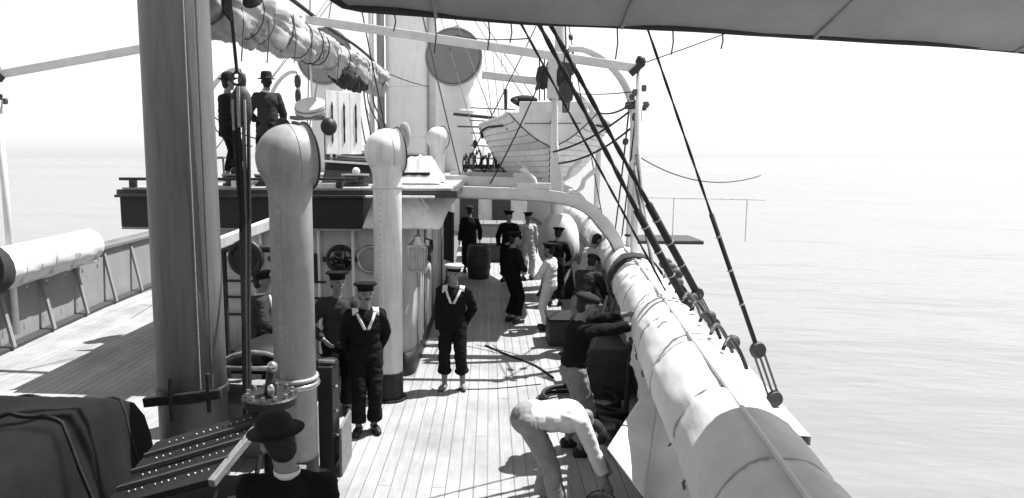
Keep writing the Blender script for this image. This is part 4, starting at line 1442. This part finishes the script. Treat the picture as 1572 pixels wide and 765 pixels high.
MB().box((1.55, 9.5, .35), (.6, .9, .7)).build('box', 'dark_wood', t, bevel=.015)
MB().tube([(1.25, 9.1, .0), (1.6, 9.4, 1.35)], .016, 6).build('broom_handle', 'mid_wood', t)
MB().box((1.25, 9.08, .06), (.28, .08, .1)).build('broom_head', 'rope_mid', t)
t = thing('bucket', (1.0, 5.86, 0), 'pale bucket with a brush under the stooping man\'s hands', 'bucket')
MB().lathe([(.10, 0), (.125, .20), (.13, .205), (.12, .20), (.095, .02), (1e-5, .02)], (1.0, 5.86, 0.004), n=24).build('pail', 'cover_grey', t, smooth=True, sharp=30)
MB().tube([(1.0 - .125 * math.cos(PI * i_ / 12), 5.86, .2 + .10 * math.sin(PI * i_ / 12)) for i_ in range(13)], .006, 6).build('handle', 'iron', t)
MB().tube([(.97, 5.86, .12), (1.05, 5.81, .50)], .012, 6).build('brush_handle', 'mid_wood', t)

# thin dark lines and a loose rope lying on the planks
for k, (pts, r_, lab) in enumerate(((((-1.25, 5.70, .008), (-.4, 5.82, .008), (.6, 6.05, .008)), .008, 'thin dark line across the deck nearest the viewer'),
                                    (((-.45, 9.3, .008), (.1, 9.38, .008), (.75, 9.62, .008)), .008, 'thin dark line across the deck at the barefoot sailor'),
                                    (((-.05, 11.6, .012), (.35, 11.0, .012), (.72, 10.5, .012), (.95, 9.9, .012)), .02, 'loose dark rope lying on the planks before the chest'))):
    o = MB().tube(curve(pts, 8), r_, 6).build('deck_line', 'rope_dark', org=pts[0])
    tag(o, lab, 'rope', 'lines on the deck')

# barrel and clutter farther forward
t = thing('cask', (-.28, 18.4, 0), 'dark wooden cask beside the farthest standing man', 'barrel')
MB().lathe([(.27, 0), (.31, .25), (.32, .45), (.31, .68), (.27, .90), (.25, .90), (.25, .87), (1e-5, .87)], (-.28, 18.4, 0), n=24).build('staves', 'dark_wood', t, smooth=True, sharp=30)
for z, r_ in ((.12, .296), (.3, .322), (.62, .322), (.8, .298)):
    MB().torus((-.28, 18.4, z), (0, 0, 1), r_, .012, 24, 6).build('hoop', 'iron', t, smooth=True)
t = thing('covered_gun', (1.6, 16.2, 0), 'bulky pale canvas-covered gun under the lifeboat', 'covered gun')
rows = []
for i_ in range(15):
    q = i_ / 14
    row = []
    for j in range(24):
        a = 2 * PI * j / 24
        rr = (.36 + .22 * math.sin(PI * q) ** .8 - .12 * q) * (1 + .10 * noise.noise(Vector((math.cos(a) * 2, math.sin(a) * 2, q * 3))) + .05 * math.sin(a * 6 + q * 3))
        row.append((1.6 + rr * math.cos(a) * .9, 16.2 + rr * math.sin(a), .75 + 1.15 * q))
    rows.append(row)
b = MB().grid(rows, close=True); b.f.append(tuple(14 * 24 + j for j in range(24))); b.build('canvas', 'canvas', t, smooth=True)
MB().lathe([(.5, 0), (.42, .1), (.3, .8)], (1.6, 16.2, 0), n=24).build('mount', 'iron', t, smooth=True)
for k, (y, z0, z1, x0, x1, mt) in enumerate(((22.0, 0, .55, -.8, .9, 'dark_wood'), (24.5, 0, .9, -.7, 1.2, 'cover_grey'))):
    t = thing('deck_hatch', ((x0 + x1) / 2, y, 0), ('dark low hatch beyond the farthest standing man', 'pale hatch coaming farthest forward on deck')[k], 'hatch')
    MB().box(((x0 + x1) / 2, y, (z0 + z1) / 2), (x1 - x0, 1.4, z1 - z0)).build('coaming', mt, t, bevel=.02)
    for j in range(4):
        MB().box((x0 + (x1 - x0) * (j + .5) / 4, y, z1 + .025), ((x1 - x0) / 4 - .02, 1.44, .05)).build('cover_board', 'mid_wood', t)
t = thing('forward_house', (-.3, 31, 0), 'pale forward deck structure closing the view beyond the boat', 'deckhouse')
MB().box((-2.6, 31, 1.3), (8.4, 1.6, 2.6)).build('front', 'spar_paint', t, bevel=.02)
MB().box((-2.6, 30.6, 2.65), (9.0, 2.4, .12)).build('bridge_deck', 'dark_wood', t)
for k in range(10):
    MB().tube([(-6.6 + k * .9, 29.5, 2.7), (-6.6 + k * .9, 29.5, 3.7)], .025, 6).build('rail_post', 'spar_paint', t)
for z in (3.2, 3.7):
    MB().tube([(-6.8, 29.5, z), (1.7, 29.5, z)], .02, 6).build('rail', 'spar_paint', t)
for x_ in (-.9, .5):
    MB().box((x_, 30.17, 1.1), (.8, .06, 1.9)).build('door', 'dark_wood', t)


# ------------------------------------------------------------------ people
def ik(a, c, l1, l2, pole):
    a = Vector(a); c = Vector(c)
    d = c - a
    L_ = min(d.length, (l1 + l2) * .999)
    u = d.normalized()
    c = a + u * L_
    k = (l1 * l1 - l2 * l2 + L_ * L_) / (2 * L_)
    h = math.sqrt(max(1e-6, l1 * l1 - k * k))
    p = Vector(pole)
    p = (p - u * p.dot(u)).normalized()
    return a + u * k + p * h, c


def remesh(mb, name, vox, sm=4, wr=0, seed=0, cut=None):
    me = mb.mesh(name)
    ob = bpy.data.objects.new(name, me)
    COL.objects.link(ob)
    m = ob.modifiers.new('r', 'REMESH'); m.mode = 'VOXEL'; m.voxel_size = vox; m.use_smooth_shade = True
    m2 = ob.modifiers.new('s', 'SMOOTH'); m2.factor = .5; m2.iterations = sm
    dg = bpy.context.evaluated_depsgraph_get()
    dg.update()
    me2 = bpy.data.meshes.new_from_object(ob.evaluated_get(dg))
    bpy.data.objects.remove(ob); bpy.data.meshes.remove(me)
    me2.name = name
    if wr:
        nrm = [v.normal.copy() for v in me2.vertices]
        for v, n_ in zip(me2.vertices, nrm):
            c = v.co
            k = noise.noise(Vector((c.x * 8 + seed, c.y * 8, c.z * 12))) + .8 * (1 - 2.2 * abs(noise.noise(Vector((c.x * 11 + c.z * 9, c.y * 11 + seed, c.z * 15 - c.x * 6)))))
            v.co = c + n_ * (wr * k)
    me2.polygons.foreach_set('use_smooth', [True] * len(me2.polygons))
    return me2


def cone_chain(mb, pts, rad, n=12):
    mb.tube(pts, rad, n)
    for p, r_ in zip(pts, rad):
        mb.ell(p, (r_, r_, r_), seg=12, rings=8)


def person(loc, yaw, label, pel=(0, 0, .93), t=(0, 0, 1), twist=0, hd=None, look=(0, 1, 0), feet=((-.11, 0), (.11, .03)), footz=(0, 0), hands=((-.24, .02, .80), (.24, .02, .80)),
           elbow=((-1, -.6, -.2), (1, -.6, -.2)), knee=(0, 1, 0), outfit='sailor', hat='sailor_cap', coat='navy', legs='navy', collar=None, h=1.72, vox=.012, shoes=True, beard=0, grip=False, toes=(0, 0), stout=1.0, fold=1.0):
    T = thing('person', loc, label, 'person')
    sc = h / 1.72
    pel = Vector(pel); t = Vector(t).normalized()
    rx = Matrix.Rotation(R(twist), 3, t) @ Vector((1, 0, 0))
    rx = (rx - t * rx.dot(t)).normalized()
    fw = t.cross(rx).normalized()
    fr = (rx, fw, t)
    hdv = Vector(hd).normalized() if hd else t
    neck = pel + t * .50
    lk = Vector(look)
    lk = (lk - hdv * lk.dot(hdv)).normalized()
    hr = lk.cross(hdv).normalized()
    hf = (hr, lk, hdv)
    hc = neck + t * .03 + hdv * .155 + lk * .025
    sh = [pel + t * .435 + rx * s * .170 for s in (-1, 1)]
    hip = [pel + Vector((s * .09, 0, -.02)) for s in (-1, 1)]
    ank = [Vector((f[0], f[1], .085 + z)) for f, z in zip(feet, footz)]
    kn = []
    for i_ in range(2):
        k_, a_ = ik(hip[i_], ank[i_], .43, .43, knee)
        kn.append(k_); ank[i_] = a_
    el = []
    wr = []
    for i_ in range(2):
        e_, w_ = ik(sh[i_], hands[i_], .295, .255, elbow[i_])
        el.append(e_); wr.append(w_)
    # --- body, one continuous surface
    b = MB()
    for i_ in range(2):
        cone_chain(b, [hip[i_], hip[i_].lerp(kn[i_], .5), kn[i_]], [.085, .072, .054])
        cone_chain(b, [kn[i_], kn[i_].lerp(ank[i_], .35), ank[i_]], [.052, .052, .036])
        td = Matrix.Rotation(R(toes[i_]), 3, 'Z') @ Vector((0, 1, 0))
        sd_ = Vector((td.y, -td.x, 0))
        heel = ank[i_] - td * .03
        b.ell((ank[i_].x + td.x * .06, ank[i_].y + td.y * .06, ank[i_].z - .045), (.043, .125, .038), (sd_, td, Vector((0, 0, 1))))
        b.ell((heel.x, heel.y, ank[i_].z - .04), (.035, .04, .042))
        cone_chain(b, [sh[i_], sh[i_].lerp(el[i_], .5), el[i_]], [.056, .048, .040])
        cone_chain(b, [el[i_], el[i_].lerp(wr[i_], .4), wr[i_]], [.040, .038, .027])
        hdir = (wr[i_] - el[i_]).normalized()
        if grip:
            hdir = (hdir + Vector((0, 0, -.25))).normalized()
        side = rx if abs(hdir.dot(rx)) < .8 else fw
        nrm = hdir.cross(side).normalized(); side = nrm.cross(hdir).normalized()
        # the flat of the palm faces the body: fingers spread in the fore-and-aft plane
        pl, pn = nrm, side
        sg = 1 if i_ else -1
        pc = wr[i_] + hdir * .055
        b.ell(pc, (.040, .018, .055), (pl, pn, hdir))
        for q in range(4):
            o = pl * (-.030 + .020 * q)
            L0 = (.036, .042, .040, .030)[q]
            p0 = wr[i_] + hdir * .085 + o
            bend = -pn * sg * (.5 if not grip else 1.1)
            p1 = p0 + (hdir + bend * .35).normalized() * L0
            p2 = p1 + (hdir + bend * 1.0).normalized() * L0 * .75
            b.tube([p0, p1, p2], [.0095, .009, .0075], 8)
            b.ell(p1, (.009, .009, .009), seg=8, rings=6); b.ell(p2, (.0075,) * 3, seg=8, rings=6)
        p0 = wr[i_] + hdir * .03 + pl * .030
        p1 = p0 + (hdir + pl * .9 - pn * sg * .3).normalized() * .042
        p2 = p1 + (hdir + pl * .2 - pn * sg * .5).normalized() * .032
        b.tube([p0, p1, p2], [.013, .011, .009], 8); b.ell(p2, (.009,) * 3, seg=8, rings=6)
    b.ell(pel, (.16, .115, .14), fr); b.ell(pel + t * .16, (.135, .10, .15), fr); b.ell(pel + t * .34, (.165, .115, .17), fr)
    for s_ in sh:
        b.tube([neck - t * .03, s_], [.055, .050], 10)
    cone_chain(b, [pel + t * .45, neck + t * .02, hc - hdv * .06], [.075, .058, .052])
    b.ell(hc + hdv * .018, (.076, .096, .102), hf); b.ell(hc - hdv * .045 + lk * .028, (.056, .066, .072), hf)
    b.ell(hc - hdv * .098 + lk * .066, (.026, .022, .022), hf)                 # chin
    b.tube([hc + hdv * .022 + lk * .092, hc - hdv * .022 + lk * .113], [.010, .016], 8); b.ell(hc - hdv * .024 + lk * .108, (.018, .013, .012), hf)
    b.ell(hc + hdv * .034 + lk * .084, (.050, .016, .012), hf)                # brow
    b.ell(hc - hdv * .060 + lk * .088, (.024, .012, .011), hf)                # lips
    for s in (-1, 1):
        b.ell(hc + hr * s * .081 - hdv * .005 - lk * .003, (.013, .022, .035), hf)
        b.ell(hc + hr * s * .040 - hdv * .026 + lk * .070, (.020, .016, .016), hf)  # cheek
    me = remesh(b, 'body', vox * .72, 3)
    me.materials.append(MATS['skin'])
    body = bpy.data.objects.new('body', me); COL.objects.link(body); body.parent = T; ORG[body.name] = Vector((0, 0, 0))
    kids = [body]

    def part(mb, name, mat, vx=None, wr_=.004, sm=3, par=None, seed=0):
        if vx:
            m_ = remesh(mb, name, vx, sm, wr_, seed)
        else:
            m_ = mb.mesh(name, smooth=True)
        m_.materials.append(MATS[mat])
        o_ = bpy.data.objects.new(name, m_); COL.objects.link(o_); o_.parent = par or T
        return o_

    seed = random.uniform(0, 50)
    # --- trousers
    hem = .10 if shoes else .21
    tb = MB()
    for i_ in range(2):
        hm = kn[i_].lerp(ank[i_], 1 - (hem - .03) / .43)
        w = .075 if outfit == 'suit' else .088
        cone_chain(tb, [hip[i_], hip[i_].lerp(kn[i_], .5), kn[i_]], [.108, .094, .080])
        tb.tube([kn[i_], kn[i_].lerp(hm, .5), hm], [.080, .076, w], 14)
        if not shoes:
            tb.tube([hm, hm.lerp(kn[i_], .12)], [w * 1.1, w * 1.1], 14)
    tb.ell(pel + t * .02, (.175, .13, .15), fr); tb.ell(pel + Vector((0, -.02, -.03)), (.165, .125, .12))
    if outfit != 'suit':
        tb.ell(pel + t * .12, (.158, .118, .10), fr)
    part(tb, 'trousers', legs, vox * .9, .009 * fold, 3, seed=seed)
    # --- upper garment
    jb = MB()
    hemz = {'sailor': .05, 'suit': .20, 'shirt': -.03}[outfit]
    jb.ell(pel + t * .34, (.186, .138, .18), fr); jb.ell(pel + t * .20, (.172, .132, .18), fr); jb.ell(pel + t * .07, (.182, .138, .14), fr)
    if outfit == 'suit':
        low = pel - (t * .6 + Vector((0, 0, .4))).normalized() * hemz
        jb.tube([pel + t * .25, pel + t * .05, low], [.165, .178, .195], 20, sq=.78)
        jb.ell(low + t * .03, (.195, .15, .06), fr)
    elif outfit == 'sailor':
        jb.ell(pel - t * .02, (.186, .142, .10), fr)
    jb.tube([neck - t * .06, sh[0]], [.085, .066], 12); jb.tube([neck - t * .06, sh[1]], [.085, .066], 12); jb.ell(neck - t * .06, (.09, .085, .06), fr)
    for i_ in range(2):
        jb.ell(sh[i_], (.072, .072, .072), fr)
        cuff = el[i_].lerp(wr[i_], .93 if not (outfit == 'shirt') else .70)
        cone_chain(jb, [sh[i_], sh[i_].lerp(el[i_], .5), el[i_]], [.072, .068, .060])
        jb.tube([el[i_], el[i_].lerp(cuff, .5), cuff], [.062, .057, .052], 12)
    jo = part(jb, {'sailor': 'jumper', 'suit': 'jacket', 'shirt': 'shirt'}[outfit], coat, vox * .9, .009 * fold, 3, seed=seed + 3)
    # --- collars
    if collar == 'sailor':
        cb_ = MB()
        bvh = BVHTree.FromPolygons([v.co.copy() for v in jo.data.vertices], [tuple(p.vertices) for p in jo.data.polygons])

        def onto(o_, d_):
            hit = bvh.ray_cast(o_, d_)
            return (hit[0] - d_ * .008) if hit[0] is not None else o_ + d_ * .3

        for s in (-1, 1):      # front edges meeting in a V
            rows = []
            for i_ in range(9):
                q = i_ / 8
                row = []
                for w in (0, .5, 1):
                    lat = lerp(.082, .002, q) + .034 * w
                    row.append(onto(pel + t * lerp(.475, .30, q) + rx * (s * lat) + fw * .5, -fw))
                rows.append(row)
            cb_.grid(rows)
            rows = []          # over the shoulder
            for i_ in range(7):
                q = lerp(.07, -.09, i_ / 6)
                rows.append([onto(pel + t * .9 + rx * (s * lat) + fw * q, -t) for lat in (.080, .100, .125, .15)])
            cb_.grid(rows)
        rows = []
        for i_ in range(9):    # square flap behind
            rows.append([onto(pel + t * lerp(.49, .33, j / 5) + rx * lerp(-.15, .15, i_ / 8) - fw * .5, fw) for j in range(6)])
        cb_.grid(rows)
        o_ = part(cb_, 'collar', 'white_cloth')
        sm_ = o_.modifiers.new('solid', 'SOLIDIFY'); sm_.thickness = .008; sm_.offset = 0
        kb = MB(); kb.tube([pel + t * .31 + fw * .135, pel + t * .20 + fw * .148], [.018, .012], 8)
        part(kb, 'neckerchief', 'suit')
    elif collar == 'band':
        cb_ = MB(); cb_.lathe([(.064, -.02), (.066, .020), (.060, .021), (.058, -.02)], neck + t * .015, n=20, fr=fr)
        part(cb_, 'shirt_collar', 'white_cloth')
        vb = MB(); vb.ell(pel + t * .40 + fw * .120, (.045, .03, .10), fr); part(vb, 'shirt_front', 'white_cloth')
    elif collar == 'braces':
        for s in (-1, 1):
            bb = MB()
            pts = [pel + t * .10 + rx * s * .09 + fw * .142, pel + t * .32 + rx * s * .085 + fw * .150, pel + t * .475 + rx * s * .08 + fw * .05, pel + t * .475 + rx * s * .07 - fw * .05, pel + t * .30 + rx * s * .05 - fw * .152, pel + t * .10 + rx * s * .03 - fw * .146]
            bb.tube(curve(pts, 6), .012, 6); part(bb, 'brace', 'suit')
    if outfit == 'shirt' and coat != 'navy':
        bt = MB(); bt.lathe([(.160, -.022), (.166, -.02), (.166, .02), (.160, .022)], pel + t * .10, n=28, sx=1, sy=.76, fr=fr)
        part(bt, 'belt', 'leather')
    # --- shoes
    if shoes:
        for i_ in range(2):
            td = Matrix.Rotation(R(toes[i_]), 3, 'Z') @ Vector((0, 1, 0))
            sd_ = Vector((td.y, -td.x, 0))
            s_ = MB()
            c_ = Vector((ank[i_].x, ank[i_].y, ank[i_].z - .085))
            s_.ell(c_ + td * .065 + Vector((0, 0, .042)), (.050, .135, .045), (sd_, td, Vector((0, 0, 1)))); s_.ell(c_ - td * .03 + Vector((0, 0, .05)), (.045, .05, .055))
            s_.box(c_ + td * .05 + Vector((0, 0, .012)), (.08, .22, .024), Matrix((sd_, td, (0, 0, 1))).transposed())
            part(s_, 'shoe', 'leather', .010, 0, 2)
    # --- eyes, hair, headgear
    for s in (-1, 1):
        e_ = MB(); e_.ell(hc + hr * s * .033 + hdv * .012 + lk * .085, (.013, .009, .008), hf, 10, 6); part(e_, 'eye', 'hair', par=body)
    hb2 = MB(); hb2.ell(hc + hdv * .028 - lk * .016, (.0795, .099, .102), hf, 18, 12)
    keep = MB()
    hb2.ell(hc - hdv * .02 - lk * .045, (.072, .060, .085), hf, 16, 10)
    part(hb2, 'hair', 'hair', par=body)
    if beard:
        mb_ = MB(); mb_.ell(hc - hdv * .042 + lk * .103, (.034, .012, .011), hf, 12, 8); part(mb_, 'moustache', 'hair', par=body)
    top = hc + hdv * .055
    if hat:
        k = MB()
        tilt = (hdv - lk * .06).normalized()
        ff = (hr, tilt.cross(hr).normalized(), tilt)
        mt = 'felt'
        if hat == 'bowler':
            k.lathe([(.098, -.01), (.150, .012), (.153, .018), (.102, .008), (.101, .045), (.094, .085), (.070, .115), (.035, .128), (1e-5, .131)], top, n=28, sx=.93, sy=1.12, fr=ff)
        elif hat == 'felt':
            k.lathe([(.098, -.01), (.158, -.012), (.160, -.004), (.102, .006), (.098, .06), (.088, .105), (.060, .115), (.02, .095), (1e-5, .09)], top, n=28, sx=.93, sy=1.12, fr=ff)
        elif hat in ('sailor_cap', 'white_cap'):
            k.lathe([(.092, -.02), (.095, .025), (.135, .050), (.140, .060), (.125, .072), (.06, .078), (1e-5, .079)], top, n=30, sx=.97, sy=1.08, fr=ff)
            mt = 'navy' if hat == 'sailor_cap' else 'off_white_cloth'
        elif hat == 'peaked':
            k.lathe([(.092, -.02), (.095, .03), (.122, .055), (.124, .066), (.10, .08), (1e-5, .085)], top, n=28, sx=.97, sy=1.08, fr=ff)
        elif hat == 'flat':
            k.ell(top + hdv * .02 - lk * .01, (.112, .135, .05), hf, 20, 10)
        ho = part(k, {'bowler': 'bowler_hat', 'felt': 'felt_hat', 'sailor_cap': 'cap', 'white_cap': 'cap', 'peaked': 'peaked_cap', 'flat': 'flat_cap'}[hat], mt)
        if hat in ('peaked', 'flat'):
            vb = MB(); vb.ell(top + lk * .10 - hdv * .012, (.075, .055, .010), hf, 18, 8); part(vb, 'visor', 'leather', par=ho)
        if hat == 'white_cap':
            rb = MB(); rb.lathe([(.0945, -.02), (.0975, .022)], top, n=28, sx=.97, sy=1.08, fr=ff); part(rb, 'cap_ribbon', 'navy', par=ho)
    T.rotation_euler.z = R(yaw)
    T.scale = (sc * stout, sc * (1 + stout) / 2, sc)
    return T


ST = dict(hands=((-.20, -.10, .86), (.20, -.10, .86)))
person((-.47, 9.37, .004), 178, 'barefoot sailor in dark uniform with white cap standing alone on the sunlit deck', collar='sailor', hat='white_cap', shoes=False, vox=.010,
       hands=((-.12, -.13, .88), (.20, .06, .82)), feet=((-.12, .0), (.13, .05)), toes=(14, -20), pel=(.025, 0, .925), t=(-.03, .02, 1), look=(.1, 1, -.12), h=1.74)
person((-1.42, 7.75, .004), 196, 'sailor in dark uniform and round dark cap beside the second ventilator', collar='sailor', hat='sailor_cap', vox=.010, h=1.76,
       hands=((-.14, -.15, .88), (.16, -.15, .86)), look=(-.15, 1, -.05), feet=((-.09, .0), (.10, .04)), toes=(10, -18), beard=1)
person((-1.86, 8.25, .004), 205, 'dark-clothed sailor with cap half hidden between the two ventilators', collar=None, hat='sailor_cap', vox=.012, h=1.80, coat='suit_worn', legs='navy',
       hands=((-.22, .10, .86), (.2, .16, .98)), look=(-.2, 1, -.1), feet=((-.10, -.05), (.12, .12)))
person((-2.93, 8.55, .004), -68, 'officer in peaked cap seen in profile between mast and near ventilator', outfit='suit', coat='suit_worn', legs='suit', hat='peaked', collar='band', vox=.012, h=1.74,
       hands=((-.2, .2, .95), (.2, .2, .98)), look=(.1, 1, -.25))
person((-1.12, 3.62, .004), 12, 'man in dark coat and bowler hat seen from behind, bottom foreground', outfit='suit', coat='suit', legs='suit', hat='bowler', collar='band', vox=.010, h=1.72,
       hands=((-.24, .10, .82), (.24, .06, .80)), look=(-.45, 1, -.05), hd=(-.20, .10, 1), stout=1.14)
person((.53, 5.95, .004), -84, 'stooping man in white shirt and grey trousers reaching into the bucket', outfit='shirt', coat='white_cloth', legs='pale_trousers', hat=None, vox=.010, h=1.76, fold=.6,
       pel=(0, -.18, .91), t=(.0, .985, .0), hd=(0, .45, -.9), look=(0, -.8, -.5), feet=((-.12, .0), (.13, .10)), hands=((-.16, .58, .36), (.20, .50, .34)), elbow=((-1, -.2, 0), (1, -.2, 0)), knee=(0, 1, 0), grip=True)
person((.92, 7.35, .004), -84, 'man in dark jersey and grey trousers reaching to the rail cover, back turned', outfit='shirt', coat='navy', legs='grey_cloth', hat='flat', vox=.011, h=1.77,
       t=(.03, .10, .99), hd=(.05, .25, .96), look=(.1, 1, -.2), hands=((-.02, .62, 1.50), (.15, .62, 1.42)), elbow=((-.4, 0, -1), (.4, 0, -1)), feet=((-.13, -.02), (.12, .06)), grip=True)
person((1.12, 12.8, .004), 62, 'sailor all in white standing before the low chest', collar=None, hat='sailor_cap', coat='white_cloth', legs='white_cloth', vox=.013, h=1.62,
       hands=((-.06, .28, 1.05), (.06, .30, 1.08)), look=(0, 1, -.25), feet=((-.10, -.03), (.10, .10)))
person((.45, 13.35, .004), -60, 'sailor all in dark standing face to face with the white-clad one', collar=None, hat='sailor_cap', vox=.013, h=1.76,
       hands=((-.10, .20, 1.05), (.12, .20, 1.02)), look=(0, 1, -.2))
person((-.56, 19.3, .004), 12, 'farthest dark-clothed man standing by the cask near the deckhouse side', outfit='suit', coat='suit', legs='suit', hat='flat', vox=.015, h=1.86, hands=((-.26, .0, .82), (.28, .02, .84)))
person((.50, 18.0, .004), 160, 'dark-clothed man facing aft under the boat beam', coat='navy', hat='sailor_cap', vox=.015, h=1.82, hands=((-.12, .22, 1.0), (.24, .05, .86)))
person((1.0, 18.3, .004), 195, 'man in pale working suit behind the dark-clothed man under the beam', outfit='shirt', coat='off_white_cloth', legs='off_white_cloth', hat='sailor_cap', vox=.015, h=1.76)
person((1.42, 15.0, .004), -20, 'dark-capped sailor bending over behind the chest', coat='navy', hat='sailor_cap', vox=.015, h=1.7, t=(0, .3, .95), hands=((-.15, .45, .95), (.15, .45, .95)))
person((1.86, 13.6, .004), -65, 'bare-headed man in pale shirt leaning on the second rail cover', outfit='shirt', coat='off_white_cloth', legs='grey_cloth', hat=None, vox=.013, h=1.76,
       t=(0, .35, .93), hands=((-.22, .42, 1.25), (.22, .45, 1.25)), grip=True)
person((1.52, 11.25, .004), -35, 'stooping workman in worn grey clothes beside the leaning plank', outfit='shirt', coat='suit_worn', legs='grey_cloth', hat='flat', vox=.013, h=1.68,
       t=(0, .45, .9), hands=((-.16, .5, .9), (.2, .5, .85)), hd=(0, .5, .85), feet=((-.15, -.1), (.15, .15)))
person((-4.80, 12.6, 2.79), -40, 'bowler-hatted man on the roof, nearer the mast, half behind the tackle', outfit='suit', coat='suit', legs='suit', hat='bowler', vox=.013, h=1.88, look=(.3, 1, 0), hands=((-.26, .05, .82), (.22, .16, .95)))
person((-3.96, 12.3, 2.79), 35, 'bearded man in dark coat and felt hat on the roof beside the rack', outfit='suit', coat='suit_worn', legs='suit', hat='felt', collar='band', vox=.013, h=1.86,
       hands=((-.14, .22, 1.0), (.24, .05, .84)), look=(.2, 1, -.1), beard=1)
